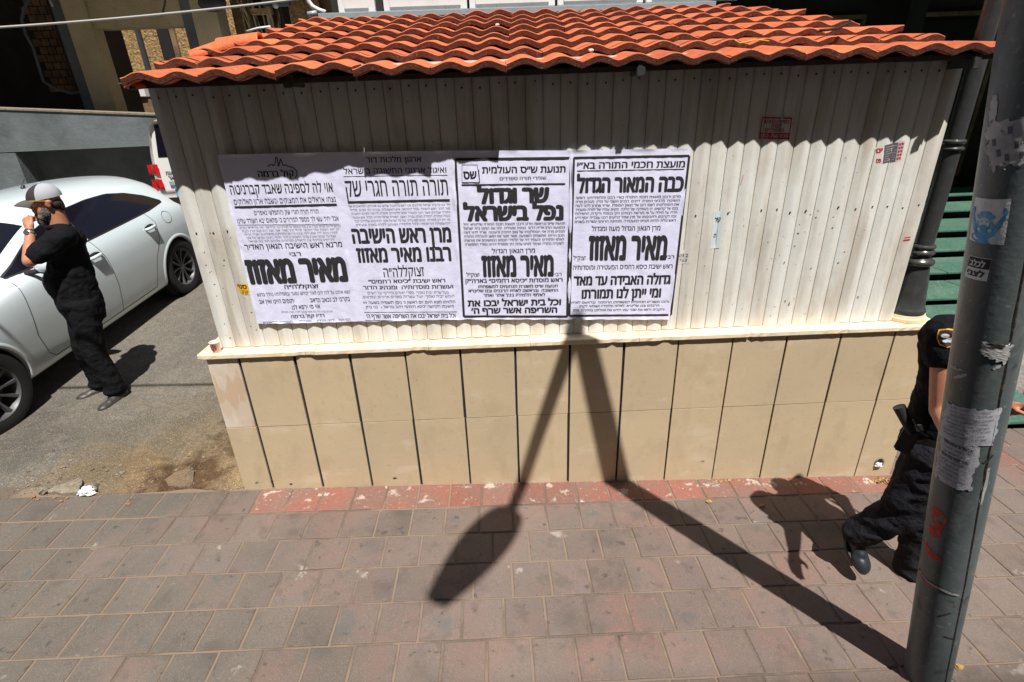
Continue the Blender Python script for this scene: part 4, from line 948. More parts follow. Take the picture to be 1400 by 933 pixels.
# ================================================================== LEFT BACKGROUND
gw = thing('grey_retaining_wall', 'grey rendered retaining wall with a recessed lower panel behind the parked car', 'wall', (-7, 8, .7))
def ztop(x): return 2.50-.069*(x+7.2)
def zbot(x): return at(20, 208, 8).z+(at(200, 200, 8).z-at(20, 208, 8).z)*(x-at(20, 208, 8).x)/(at(200, 200, 8).x-at(20, 208, 8).x)
xr = at(20, 208, 8).x
m = MB(); m.add([(x, y, z) for x in (-16, -4.02) for y, z in ((8, zbot(x)), (8.5, zbot(x)), (8.5, ztop(x)), (8, ztop(x)))], [(0,1,2,3), (7,6,5,4), (0,4,5,1), (1,5,6,2), (2,6,7,3), (3,7,4,0)]); m.build('upper_beam', K['greypl'], gw)
m = MB(); m.add([(x, y, z) for x in (-16, -4.0) for y, z in ((7.98, ztop(x)+.001), (8.52, ztop(x)+.001), (8.52, ztop(x)+.03), (7.98, ztop(x)+.03))], [(0,1,2,3), (7,6,5,4), (0,4,5,1), (1,5,6,2), (2,6,7,3), (3,7,4,0)]); m.build('coping', K['concrete'], gw)
m = MB(); m.box((xr, 8.42, -.2), (-4.03, 8.49, zbot(xr)+.0)); m.build('recessed_panel', K['greypl'], gw)
m = MB(); m.box((-16, 8.003, -.2), (xr-.002, 8.49, zbot(-9)-.003)); m.build('pier', K['greypl'], gw)

pb = thing('pilotis_building', 'shaded building on beige columns above the retaining wall on the left', 'building', (-8, 10, .8))
def pxbox(name, mt, u0, v0, u1, v1, Y, dep, par, vref=None):
    """box whose front face spans the given corners (top-left, bottom-right) at depth Y"""
    a, b = at(u0, v0, Y), at(u1, v1, Y); m = MB(); m.box((min(a.x, b.x), Y, min(a.z, b.z)), (max(a.x, b.x), Y+dep, max(a.z, b.z))); return m.build(name, K[mt], par)
xa, xb = at(106, 77, 9.5).x, at(137, 77, 9.5).x
m = MB(); m.box((xa, 9.5, 0), (xb, 9.85, 6.5)); m.build('column', K['plaster'], pb)
xg = at(92, 77, 9.6).x
m = MB(); m.box((xg, 9.6, 0), (xa-.004, 9.9, 6.5)); m.build('pilaster', K['greypl'], pb)
xc, xd = at(266, 35, 9.5).x, at(300, 35, 9.5).x
m = MB(); m.box((xc, 9.5, 0), (xd, 9.95, 6.5)); m.build('column', K['plaster'], pb)
xk = at(252, 35, 9.52).x
m = MB(); m.box((xk, 9.52, 0), (xc-.004, 9.8, 6.5)); m.build('pilaster', K['greypl'], pb)
zb_ = at(190, 37, 9.55).z
m = MB(); m.box((xb+.004, 9.56, zb_), (xk-.004, 9.95, 6.5)); m.build('beam', K['plaster'], pb)
m = MB(); m.box((-18, 7.2, 6.5), (-.5, 13, 6.9)); m.build('floor_slab', K['plaster'], pb)
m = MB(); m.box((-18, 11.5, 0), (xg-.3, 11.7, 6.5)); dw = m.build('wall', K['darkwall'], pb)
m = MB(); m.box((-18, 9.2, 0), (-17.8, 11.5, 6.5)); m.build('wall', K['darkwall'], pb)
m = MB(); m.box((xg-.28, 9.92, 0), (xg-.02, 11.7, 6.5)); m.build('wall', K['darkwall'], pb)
bx0, bx1 = at(42, 50, 11.45).x, at(88, 50, 11.45).x
for r in range(16):                            # faint bricks of the dark side wall
    for c in range(4):
        bw = (bx1-bx0)/4; z = 2.9+.16*r; x = bx0+bw*c+(.5*bw if r % 2 else 0)
        if x+bw > xg-.32: continue
        m = MB(); m.box((x+.01, 11.44, z), (x+bw-.01, 11.495, z+.14)); m.build('brick', K['brownwall'], dw)
m = MB(); m.tube([at(u, v, 9.8) for u, v in ((42, -5), (33, 12), (30, 28), (36, 48), (46, 66), (53, 90), (60, 112), (78, 123), (98, 128), (112, 126))], .03, 8); m.build('hose', K['greypl'], pb, smooth=True)
m = MB(); m.tube([at(u, v, 9.3) for u, v in ((65, -6), (72, 9))], .02, 8); m.build('pipe', K['cable'], pb, smooth=True)

gf = thing('stone_building', 'sunlit gold stone facade glimpsed between the columns on the left', 'building', (-14, 18, 1))
m = MB(); m.box((-34, 18, 0), (3.5, 18.4, 12)); m.build('wall', K['goldstone'], gf)
def vbar(name, mt, u0, v0, u1, v1, wd, Y, par):
    a, b = at(u0, v0, Y), at(u1, v1, Y); m = MB(); x = (a.x+b.x)/2; m.box((x-wd/2, Y-.12, min(a.z, b.z)-.5), (x+wd/2, Y, max(a.z, b.z)+.5)); return m.build(name, K[mt], par)
vbar('pipe', 'fascia', 189, 36, 202, 92, .14, 17.99, gf); vbar('pipe', 'fascia', 155, 38, 166, 80, .05, 17.99, gf)
vbar('pipe', 'fascia', 180, 118, 190, 156, .05, 17.99, gf)
a, b = at(213, 30, 17.9), at(246, 95, 17.9); m = MB(); m.box((at(213, 36, 17.9).x, 17.85, b.z-1), (at(229, 36, 17.9).x, 17.99, 7)); m.build('opening', K['dark'], gf)
m = MB(); m.box((at(229, 36, 17.9).x+.005, 17.90, b.z-1), (at(236, 36, 17.9).x, 17.99, 7)); m.build('reveal', K['brownwall'], gf)
# railed window with an air conditioner
wx0, wx1 = at(160, 95, 17.9).x, at(178, 95, 17.9).x; wz0, wz1 = at(170, 132, 17.9).z, at(162, 76, 17.9).z
m = MB(); m.box((wx0, 17.93, wz0), (wx1, 17.995, wz1)); wn = m.build('window', K['dark'], gf)
for k in range(6):
    m = MB(); xk_ = wx0+(wx1-wx0)*(k+.5)/6; m.box((xk_-.025, 17.80, wz0), (xk_+.025, 17.85, wz0+(wz1-wz0)*.75)); m.build('bar', K['brownwall' if k % 2 else 'whitepaper'], wn)
for k in range(4):
    m = MB(); zz = wz0+(wz1-wz0)*(.1+.2*k); m.box((wx0, 17.79, zz), (wx1, 17.86, zz+.05)); m.build('bar', K['whitepaper'], wn)
m = MB(); m.box((wx0+.1, 17.5, wz0-.05), (wx1+.5, 17.9, wz0+.3)); ac = m.build('air_conditioner', K['whitepaper'], gf, bevel=.02)
m = MB(); m.box((wx0+.05, 17.6, wz0-.55), (wx1+.6, 17.93, wz0-.12)); m.build('ledge', K['brownwall'], gf)
m = MB(); m.tube([at(u, v, 17.85) for u, v in ((141, 44), (150, 50), (160, 54), (166, 70), (168, 84))], .035, 6); m.build('cable', K['fascia'], gf)

# cluttered brown backyard between the columns and the kiosk roof
by = thing('backyard_shed', 'brown weathered shed and clutter seen just above the left slope of the roof', 'shed', (-3.5, 10, .8))
def X_(u, v, Y): return at(u, v, Y).x
m = MB(); m.box((xd+.01, 10.2, 0), (X_(345, 20, 10.2), 10.4, 6.4)); m.build('wall', K['brownwall'], by)
m = MB(); m.box((X_(345, 20, 10.6)+.01, 10.6, 0), (X_(400, 20, 10.6), 10.8, 6.4)); m.build('wall', K['darkwall'], by)
m = MB(); m.box((X_(396, 20, 9.2), 9.2, 0), (X_(438, 20, 9.2), 9.5, 6.4)); m.build('gold_pier', K['goldstone'], by)
m = MB(); m.box((X_(438, 20, 9.3)+.01, 9.3, 0), (X_(470, 12, 9.3), 9.6, 6.4)); m.build('wall', K['brownwall'], by)
rb = random.Random(4)
for i in range(17):
    u = 336+rb.uniform(0, 62); Y = 9.2+rb.uniform(0, .8); v0 = 45; a = at(u, v0, Y); b = at(u-rb.uniform(6, 16), rb.uniform(-12, 14), Y)
    m = MB(); m.tube([a, a.lerp(b, .5)+Vector((rb.uniform(-.05, .05), 0, 0)), b], rb.uniform(.012, .035), 6); m.build('stick', K[rb.choice(['brownwall', 'plaster', 'fascia', 'goldstone'])], by)
m = MB(); m.sphere(at(290, 4, 9.3), (.28, .12, .16), 14, 8); m.build('flood_lamp', K['fascia'], by, smooth=True)
m = MB(); m.sphere(at(377, 8, 9.0), (.06, .05, .05), 10, 6); m.build('white_knob', K['whitepaper'], by, smooth=True)
m = MB(); m.box((X_(358, 4, 9.0), 9.0, at(358, 9, 9).z), (X_(395, 4, 9.0), 9.1, at(358, -20, 9).z)); m.build('panel', K['greypl'], by)
m = MB(); m.box((X_(343, 20, 8.9), 8.9, at(343, 20, 8.9).z), (X_(372, 20, 8.9), 9.0, at(343, 12, 8.9).z)); m.build('panel', K['goldstone'], by)

# cables
def cable(name, label, a, b, sag, r, mt):
    a, b = Vector(a), Vector(b); m = MB(); n = 40
    m.tube([a.lerp(b, i/n)-Vector((0, 0, sag*4*(i/n)*(1-i/n))) for i in range(n+1)], r, 6)
    tag(m.build(name, K[mt], smooth=True), label, 'cable')
cable('overhead_cable', 'pale cable crossing the top left corner of the view', at(-160, 46, 5.5), at(470, -9, 5.5), .06, .014, 'cable')
cable('overhead_cable', 'black cable strung high over the pavement casting a thin shadow on the asphalt', (-16, -.52, 4.2), (16, -.50, 4.2), .0, .016, 'blackcable')
m = MB(); m.tube([at(u, v, 6) for u, v in ((226, -4), (225, 6), (223, 16), (220, 22))], .014, 6); tag(m.build('hanging_wire', K['blackcable']), 'short dark wire end hanging below the pale cable', 'wire')

# unseen building behind the viewer, added and raised to block sky light
ob = thing('sky_block_building', 'unseen beige apartment block added behind the viewpoint to block sky light', 'building', (0, -13, -.2))
m = MB(); m.box((-40, -24, -.6), (40, -13, 25)); m.build('wall', K['plaster'], ob)
for f in range(7):
    for k in range(14):
        x = -28+4.1*k; z = 1.2+3.1*f; m = MB(); m.box((x, -12.97, z), (x+1.5, -12.9, z+1.4)); m.build('window', K['glass'], ob)

# ================================================================== PARKED CAR
fr = gnd(22, 586); re_ = CAM + (gnd(265, 398)-CAM)*.91
eu = (re_-fr).normalized(); ew = Vector((1, 0, 0)).cross(eu).normalized(); ev = eu.cross(ew)
CO = fr-ev*.88
car = thing('parked_car', 'white hatchback parked on the asphalt behind the man in black', 'car', CO, wc=False)
car.rotation_mode = 'QUATERNION'; car.rotation_quaternion = Matrix((eu, -ev, ew)).transposed().to_quaternion()
# station: u, width factor, belt w, rail (v, w), top w
ST = [(-.84, .72, .56, .50, .60, .62), (-.80, .84, .62, .52, .68, .70), (-.62, .93, .72, .54, .78, .81), (-.3, .98, .84, .56, .87, .90), (0, 1, .90, .58, .92, .955), (.3, 1, .945, .62, .965, .995), (.50, 1, .985, .70, 1.01, 1.04),
      (.78, 1, 1.0, .69, 1.12, 1.17), (1.05, 1, 1.01, .665, 1.24, 1.31), (1.3, 1, 1.02, .635, 1.325, 1.41), (1.55, 1, 1.03, .62, 1.365, 1.455), (1.95, 1, 1.04, .615, 1.375, 1.48), (2.35, 1, 1.045, .61, 1.360, 1.475), (2.7, .995, 1.05, .60, 1.335, 1.452), (3.0, .985, 1.05, .59, 1.295, 1.415), (3.13, .975, 1.03, .58, 1.265, 1.385), (3.15, .975, 1.025, .58, 1.245, 1.355),
      (3.165, .97, 1.02, .60, 1.18, 1.27), (3.32, .95, .96, .58, 1.02, 1.07), (3.44, .92, .88, .56, .91, .94), (3.52, .87, .78, .52, .80, .82), (3.56, .80, .62, .50, .64, .66)]
m = MB(); sec = []
for u_, wf, bw_, rv, rw, tw in ST:
    k = min(1, (bw_-.2)/.8)
    half = [(0, .20), (.66*wf, .19), (.80*wf, .215), (.855*wf, .25), (.880*wf, .24+.30*k), (.892*wf, .24+.50*k), (.872*wf, .24+.70*k if u_ > .4 else min(bw_-.03, .24+.72*k)), (.825*wf, bw_), ((rv+.008)*wf, rw-.010), (rv*.90*wf, rw+.022), (rv*.5*wf, tw-.012), (0, tw)]
    full = [(v_, w_) for v_, w_ in half]+[(-v_, w_) for v_, w_ in half[-2:0:-1]]
    sec.append([(u_, -v_, w_) for v_, w_ in full])
N = len(sec[0]); vs = [p for s in sec for p in s]
fs = [(i*N+k, i*N+(k+1) % N, (i+1)*N+(k+1) % N, (i+1)*N+k) for i in range(len(sec)-1) for k in range(N)]+[tuple(range(N))[::-1], tuple(range((len(sec)-1)*N, len(sec)*N))]
m.add(vs, fs); body = m.build('body', K['carpaint'], car, smooth=True)
md = body.modifiers.new('s', 'SUBSURF'); md.levels = 2; md.render_levels = 2
cut = []
for u_ in (0.0, 2.79):
    for s in (-1, 1):
        c = MB(); c.tube([(u_, s*.60, .33), (u_, s*1.1, .33)], .365, 40); co_ = c.build('cutter', K['plastic']); cut.append(co_)
        bo = body.modifiers.new('b', 'BOOLEAN'); bo.operation = 'DIFFERENCE'; bo.object = co_; bo.solver = 'EXACT'
        co_.parent = car
bpy.context.view_layer.update()
dg = bpy.context.evaluated_depsgraph_get(); me = bpy.data.meshes.new_from_object(body.evaluated_get(dg))
body.modifiers.clear(); body.data = me
me.polygons.foreach_set('use_smooth', [True]*len(me.polygons)); me.set_sharp_from_angle(angle=radians(38))
for c in cut: bpy.data.objects.remove(c)
bv = BVHTree.FromPolygons([v.co.copy() for v in me.vertices], [tuple(p.vertices) for p in me.polygons])
def side(u_, w_, off=.003, s=-1):
    h = bv.ray_cast(Vector((u_, s*1.4, w_)), Vector((0, -s, 0)))
    return (h[0]+h[1]*off*(1 if h[1].y*s > 0 else -1)) if h[0] else Vector((u_, s*.8, w_))
def topp(u_, v_, off=.003):
    h = bv.ray_cast(Vector((u_, v_, 2)), Vector((0, 0, -1))); return h[0]+h[1]*off*(1 if h[1].z > 0 else -1)
def lerp_pts(P, t):
    for (a, b), (c, d) in zip(P, P[1:]):
        if a <= t <= c: return b+(d-b)*(t-a)/(c-a)
    return P[-1][1] if t > P[-1][0] else P[0][1]
for s in (-1, 1):
    for nm, u0, u1, bot, top in (('front_side_window', .66, 1.53, [(.6, 1.035), (1.6, 1.065)], [(.66, 1.04), (.8, 1.09), (1.05, 1.20), (1.25, 1.27), (1.4, 1.305), (1.6, 1.33)]),
                                 ('rear_side_window', 1.60, 2.93, [(1.6, 1.065), (2.6, 1.085), (2.93, 1.105)], [(1.6, 1.335), (2.0, 1.348), (2.3, 1.335), (2.55, 1.285), (2.78, 1.20), (2.93, 1.11)])):
        m = MB(); m.grid(lambda a, b: side(u0+(u1-u0)*a, lerp_pts(bot, u0+(u1-u0)*a)*(1-b)+lerp_pts(top, u0+(u1-u0)*a)*b, .003, s), 24, 6); m.build(nm, K['glass'], car, smooth=True, recalc=False)
        m = MB(); e = .011; m.grid(lambda a, b: side(u0-e+(u1-u0+2*e)*a, (lerp_pts(bot, u0+(u1-u0)*a)-e)*(1-b)+(lerp_pts(top, u0+(u1-u0)*a)+e*.6)*b, .0014, s), 24, 6); m.build('window_trim', K['plastic'], car, smooth=True, recalc=False)
m = MB(); m.grid(lambda a, b: topp(.56+.66*b+.06*(1-(2*a-1)**2)*(b-1)*-0, (2*a-1)*(.64-.06*b)), 16, 10); m.build('windscreen', K['glass'], car, smooth=True, recalc=False)
m = MB(); m.grid(lambda a, b: topp(3.19+.12*b, (2*a-1)*(.50+.02*b)), 14, 5); m.build('rear_window', K['glass'], car, smooth=True, recalc=False)
m = MB(); m.grid(lambda a, b: topp(.45+.09*b, (2*a-1)*.66), 14, 3); m.build('cowl', K['plastic'], car, smooth=True, recalc=False)
def seamline(name, pts, wd=.006, mt='plastic', s=-1, par=None):
    m = MB(); n = 8*(len(pts)-1); vs = []
    for i in range(n+1):
        k = min(i//8, len(pts)-2); f = i/8-k; a = pts[k]; b = pts[k+1]; u_ = a[0]+(b[0]-a[0])*f; w_ = a[1]+(b[1]-a[1])*f
        dx, dz = b[0]-a[0], b[1]-a[1]; l = sqrt(dx*dx+dz*dz)
        for q in (-1, 1): vs.append(side(u_-q*dz/l*wd/2, w_+q*dx/l*wd/2, .0012, s))
    m.add(vs, [(2*i, 2*i+1, 2*i+3, 2*i+2) for i in range(n)]); return m.build(name, K[mt], par or car, recalc=False)
for s in (-1, 1):
    seamline('door_gap', [(.64, 1.0), (.60, .80), (.56, .55), (.60, .36), (.66, .30)], s=s); seamline('door_gap', [(1.575, 1.05), (1.63, .85), (1.64, .55), (1.60, .30)], s=s)
    seamline('door_gap', [(2.50, 1.07), (2.56, .95), (2.50, .78), (2.34, .60), (2.26, .42), (2.22, .30)], s=s); seamline('door_gap', [(.66, .30), (1.4, .295), (2.22, .30)], s=s, wd=.008)
    seamline('belt_trim', [(.66, 1.03), (1.6, 1.052), (2.6, 1.072), (2.93, 1.095)], .012, s=s)
    for u_, wv in ((1.50, .915), (2.42, .925)):
        c = side(u_, wv, 0, s); m = MB(); m.sphere(c+Vector((.0, s*.0, 0)), (.095, .006, .040), 18, 8); m.build('handle_recess_shade', K['plastic'], car, smooth=True)  # black disc paints the shade in the recess behind the handle
        m = MB(); m.tube([c+Vector((-.085, 0, .0)), c+Vector((-.06, s*.032, .004)), c+Vector((.05, s*.034, .006)), c+Vector((.085, s*.006, .004))], [.014, .017, .017, .014], 10); m.build('door_handle', K['carpaint'], car, smooth=True)
    c = side(.84, 1.045, 0, s); c = Vector((.84, s*.985, 1.075)); m = MB(); m.sphere(c, (.075, .115, .072), 20, 12)
    for v in m.v: v.x = c.x+(v.x-c.x)*(1 if v.x < c.x else .45)
    m.build('mirror_housing', K['carpaint'], car, smooth=True)
    m = MB(); m.sphere(c+Vector((.0, 0, -.045)), (.06, .10, .035), 16, 8); m.build('mirror_base', K['plastic'], car, smooth=True)
    m = MB(); m.tube([c+Vector((0, -s*.08, -.05)), side(.80, 1.02, 0, s)], .022, 8); m.build('mirror_stalk', K['plastic'], car)
    m = MB(); m.grid(lambda a, b: side(3.22+.24*a, .82+.17*b-.05*a, .006, s), 8, 5); m.build('tail_light', K['redlight'], car, smooth=True, recalc=False)
    m = MB(); m.grid(lambda a, b: side(-.62+.34*a, .64+.10*b+.06*a, .006, s), 8, 5); m.build('headlight', K['chrome'], car, smooth=True, recalc=False)
    seamline('bumper_gap', [(3.22, .80), (3.20, .62), (3.16, .50)], s=s)
    # wheel arch lip, inner well
    for uc in (0., 2.79):
        m = MB(); n = 30; vs = []
        for i in range(n+1):
            a = radians(-8)+(pi+radians(16))*i/n
            for rr_, off in ((.366, .0), (.371, .010), (.385, .010), (.405, .0005)):
                vs.append(side(uc+rr_*cos(a), max(.215, .33+rr_*sin(a)), off, s) if rr_ > .38 else side(uc+.388*cos(a), max(.215, .33+.388*sin(a)), off, s)+Vector(((rr_-.388)*cos(a), 0, (rr_-.388)*sin(a))))
        m.add(vs, [(4*i+k, 4*i+k+1, 4*i+5+k, 4*i+4+k) for i in range(n) for k in range(3)]); m.build('arch_lip', K['carpaint'], car, smooth=True, recalc=False)
        m = MB(); m.tube([(uc, s*.600, .33), (uc, s*.84, .33)], .362, 36, cap=False); m.build('wheel_well', K['plastic'], car, smooth=True, recalc=False)
c = side(2.80, .955, 0, -1)
m = MB()
for k in range(28):
    a0, a1 = 2*pi*k/28, 2*pi*(k+1)/28
    m.add([side(2.80+.085*cos(a), .945+.07*sin(a), .0012) for a in (a0, a1)]+[side(2.80+.079*cos(a), .945+.064*sin(a), .0012) for a in (a1, a0)], [(0, 1, 2, 3)])
m.build('fuel_flap_gap', K['plastic'], car, recalc=False)
m = MB(); m.tube([topp(2.05, 0, 0), topp(2.05, 0, .03)+Vector((.02, 0, 0))], [.022, .014], 10); m.tube([topp(2.05, 0, .02), Vector((2.12, 0, 1.56))], .003, 6); m.build('antenna', K['plastic'], car)
def wheel(u_, s, steer=0):
    t = MB(); R_, hw = .33, .105
    pro = [(R_-.105, -hw*.9), (R_-.06, -hw), (R_-.012, -hw*.92), (R_, -hw*.7), (R_, hw*.7), (R_-.012, hw*.92), (R_-.06, hw), (R_-.105, hw*.9)]
    t.lathe(pro, n=44); t.f = t.f[:-2]; Mx = Matrix.Translation((u_, s*.775, .33)) @ Matrix.Rotation(steer, 4, 'Z') @ Matrix.Rotation(radians(90)*(1 if s < 0 else -1), 4, 'X')
    t.v = [Mx @ v for v in t.v]; ty = t.build('tyre', K['tyre'], car, smooth=True, auto=50)
    r = MB(); r.lathe([(.228, -.07), (.232, .07), (.232, .088), (.222, .092), (.212, .080), (.205, .02), (.19, -.02)], n=44); r.f = r.f[:-2]
    r.lathe([(.001, .070), (.035, .070), (.045, .060), (.050, .03), (.001, .03)], n=20)
    for k in range(10):
        a = 2*pi*k/10; d = Vector((cos(a), sin(a), 0)); q = Vector((-sin(a), cos(a), 0)); P = []
        for rr_, wd, z0, z1 in ((.035, .016, .045, .068), (.12, .013, .040, .066), (.215, .021, .050, .082)):
            P += [d*rr_-q*wd+Vector((0, 0, z0)), d*rr_+q*wd+Vector((0, 0, z0)), d*rr_+q*wd*.6+Vector((0, 0, z1)), d*rr_-q*wd*.6+Vector((0, 0, z1))]
        r.add(P, [(4*i+k2, 4*i+(k2+1) % 4, 4*i+4+(k2+1) % 4, 4*i+4+k2) for i in (0, 1) for k2 in range(4)])
    r.v = [Mx @ v for v in r.v]; r.build('rim', K['rim'], ty, smooth=True, auto=35)
    b = MB(); b.tube([(0, 0, -.02), (0, 0, .012)], .15, 24); b.v = [Mx @ v for v in b.v]; b.build('brake_disc', K['fascia'], ty)
for s in (-1, 1): wheel(0., s, radians(-4)); wheel(2.79, s)

# ================================================================== VAN
VX0, VX1, VY, VZ = -3.87, -1.98, 6.5, .45
van = thing('parked_van', 'white van with red tail lights parked behind the car, mostly hidden by the kiosk', 'van', (-2.78, VY, VZ))
m = MB(); sec = []
def vsec(y, k=1., top=2.27, lean=0):
    a, b = VX0+.02*(1-k), VX1-.02*(1-k); c_ = (a+b)/2; P = []
    zc = [(0.06, VZ+.22), (.01, VZ+.5), (0, VZ+.95), (.035, 1.75), (.085, 2.05), (.14, top-.08), (.22, top-.01), (.34, top)]
    L1 = [(a+dx, z) for dx, z in zc]; R1 = [(b-dx, z) for dx, z in zc[::-1]]
    return [(x, y+lean*(z-VZ), z) for x, z in L1+R1]
secs = [vsec(VY+.10, .4, 2.20, .02), vsec(VY+.02, .8, 2.235, .035), vsec(VY, 1, 2.24, .06), vsec(VY+.1, 1, 2.26, .05), vsec(VY+.4, 1, 2.27, 0), vsec(VY+3.2, 1, 2.27, 0), vsec(VY+4.1, .9, 1.75, 0), vsec(VY+4.7, .7, 1.35, 0)]
N = len(secs[0]); m.add([p for s in secs for p in s], [(i*N+k, i*N+(k+1) % N, (i+1)*N+(k+1) % N, (i+1)*N+k) for i in range(len(secs)-1) for k in range(N)]+[tuple(range(N))[::-1], tuple(range((len(secs)-1)*N, len(secs)*N))])
vb = m.build('body', K['vanpaint'], van, smooth=True, auto=50)
vbv = BVHTree.FromPolygons([v.co.copy() for v in vb.data.vertices], [tuple(p.vertices) for p in vb.data.polygons])
def vface(x, z, off=.006):
    h = vbv.ray_cast(Vector((x, VY-2, z)), Vector((0, 1, 0))); return Vector((x, (h[0].y if h[0] else VY)-off, z))
def vq(name, mt, quad, off=.006, par=None, n=8):
    P = [at(u, v, VY+.05) for u, v in quad]
    m = MB(); m.grid(lambda a, b: (lambda p: vface(p.x, p.z, off))(P[3].lerp(P[2], a).lerp(P[0].lerp(P[1], a), b)), n, n); return m.build(name, K[mt], par or van, smooth=True, recalc=False)
vq('rear_window', 'glass', [(206.5, 171), (262, 168), (285, 213), (213, 216)])
vq('tail_light', 'redlight', [(204.5, 225), (213, 225.5), (217, 240), (208.5, 239)], .03); vq('tail_light', 'redlight', [(210.5, 245), (219.5, 246), (224.5, 260.5), (214, 258)], .03)
vq('tail_light', 'redlight', [(330, 222), (338, 222), (350, 258), (342, 258)], .03)
vq('number_plate', 'whitepaper', [(236, 255), (262, 254), (268, 269), (240, 270)], .012)
vq('plate_badge', 'blueink', [(236, 255), (240.5, 255), (244.5, 270), (240, 270)], .016)
vq('grip', 'greygutter', [(229, 249), (255, 247), (257, 252), (231, 254)], .03)
vq('bumper', 'plastic', [(224, 271), (300, 267), (305, 290), (230, 292)], .05)
for s_, q in (('הסעות', [(223, 235.5), (240, 234), (240, 239), (224, 240)]), ('נאר', [(227, 242), (238, 241), (238, 246), (228, 247)])):
    P = [at(u, v, VY+.05) for u, v in q]; m = MB(); text(m, s_, lambda a, b: (lambda p: vface(p.x, p.z, .008))(P[3].lerp(P[2], a).lerp(P[0].lerp(P[1], a), b)), .03); m.build('lettering', K['ink'], van, recalc=False)
for s, X in ((-1, VX0), (1, VX1)):
    m = MB(); m.sphere((X+s*.13, VY+3.2, 1.62), (.09, .06, .13), 14, 8); m.build('mirror', K['vanpaint'], van, smooth=True)
    m = MB(); m.tube([(X+s*.10, VY+3.2, 1.55), (X-s*.03, VY+3.2, 1.5)], .03, 8); m.build('mirror_arm', K['plastic'], van)
    for y in (VY+.95, VY+3.9):
        m = MB(); m.tube([(X-s*.02, y, VZ+.34+.03), (X-s*.24, y, VZ+.34+.03)], .34, 28); m.build('wheel', K['tyre'], van, smooth=True, auto=40)

# ================================================================== PEOPLE
def organic(name, parts, mt, parent, voxel=.009, smooth=6, disp=None):
    """one continuous surface grown from overlapping tapered limbs and ellipsoids"""
    m = MB()
    for p in parts:
        if p[0] == 'c':
            _, a, b, ra, rb = p[:5]; a, b = Vector(a), Vector(b); ax = (b-a); L = ax.length; n = max(2, int(L/.03)); k = p[5] if len(p) > 5 else 1.
            d = ax.normalized(); side_ = Vector((0, 1, 0)) if abs(d.y) < .9 else Vector((1, 0, 0)); q = (side_-d*side_.dot(d)).normalized(); w_ = d.cross(q)
            rows = []; C_ = 14
            for t in [-.92, -.7, -.35]: rows.append((a+d*ra*t, ra*sqrt(1-t*t)))
            for i in range(n+1): rows.append((a.lerp(b, i/n), ra+(rb-ra)*i/n))
            for t in [.35, .7, .92]: rows.append((b+d*rb*t, rb*sqrt(1-t*t)))
            vs = [c+(q*cos(2*pi*j/C_)*k+w_*sin(2*pi*j/C_))*r for c, r in rows for j in range(C_)]; R_ = len(rows)
            m.add(vs, [(i*C_+j, i*C_+(j+1) % C_, (i+1)*C_+(j+1) % C_, (i+1)*C_+j) for i in range(R_-1) for j in range(C_)]+[tuple(range(C_))[::-1], tuple(range((R_-1)*C_, R_*C_))])
        else:
            _, c, r = p[:3]; m.sphere(c, r, 20, 14, M=p[3] if len(p) > 3 else None)
    o = m.build(name, mt, None)
    rm = o.modifiers.new('r', 'REMESH'); rm.mode = 'VOXEL'; rm.voxel_size = voxel
    sm = o.modifiers.new('s', 'SMOOTH'); sm.iterations = smooth; sm.factor = .5
    me = bpy.data.meshes.new_from_object(o.evaluated_get(bpy.context.evaluated_depsgraph_get()))
    o.modifiers.clear(); o.data = me
    if disp:
        nn = [v.normal.copy() for v in me.vertices]
        for v, n_ in zip(me.vertices, nn): v.co += n_*disp(v.co)
    me.polygons.foreach_set('use_smooth', [True]*len(me.polygons))
    if not me.materials: me.materials.append(mt)
    o.parent = parent
    return o
def folds(k1=9, a1=.006, k2=22, a2=.003, zs=1.9):
    def f(p):
        q = Vector((p.x*k1, p.y*k1, p.z*k1*zs)); r = Vector((p.x*k2+3, p.y*k2, p.z*k2*zs))
        return a1*(1-2*abs(noise.noise(q)))+a2*(1-2*abs(noise.noise(r)))-a1*.4
    return f
V = Vector
def hand_parts(w0, dir_, pal, curl, s=1., side_=1):
    """palm and five bent fingers: w0 wrist, dir_ along the hand, pal palm normal (towards it the fingers curl)"""
    d = V(dir_).normalized(); n_ = V(pal); n_ = (n_-d*n_.dot(d)).normalized(); x = d.cross(n_)*side_; w0 = V(w0); P = []
    P.append(('c', w0-d*.02, w0+d*.03, .028*s, .030*s, .95))
    for k in range(4):
        off = (k-1.5)*.021*s; kn = w0+d*(.085-.006*abs(k-1.2))*s+x*off
        P.append(('c', w0+d*.015*s+x*off*.7, kn, .0155*s, .0115*s))
        a = kn; L_ = [.040, .026, .020]; L_ = [l*s*(1, 1.08, 1., .82)[k] for l in L_]; ang = 0
        for j, l in enumerate(L_):
            ang += curl*(.75, 1.1, .8)[j]*(1+.08*(k-1)); dd = d*cos(ang)+n_*sin(ang); b = a+dd*l
            P.append(('c', a, b, (.0100-.0008*j)*s, (.0092-.0010*j)*s)); a = b
    tb = w0+d*.022*s-x*.026*s; t1 = tb+(d*.6-x*.55+n_*.55).normalized()*.042*s; t2 = t1+(d*.75+n_*.6+x*.15).normalized()*.030*s
    P += [('c', w0+d*.005*s-x*.012*s, tb, .017*s, .014*s), ('c', tb, t1, .0130*s, .0110*s), ('c', t1, t2, .0108*s, .0090*s)]
    return P

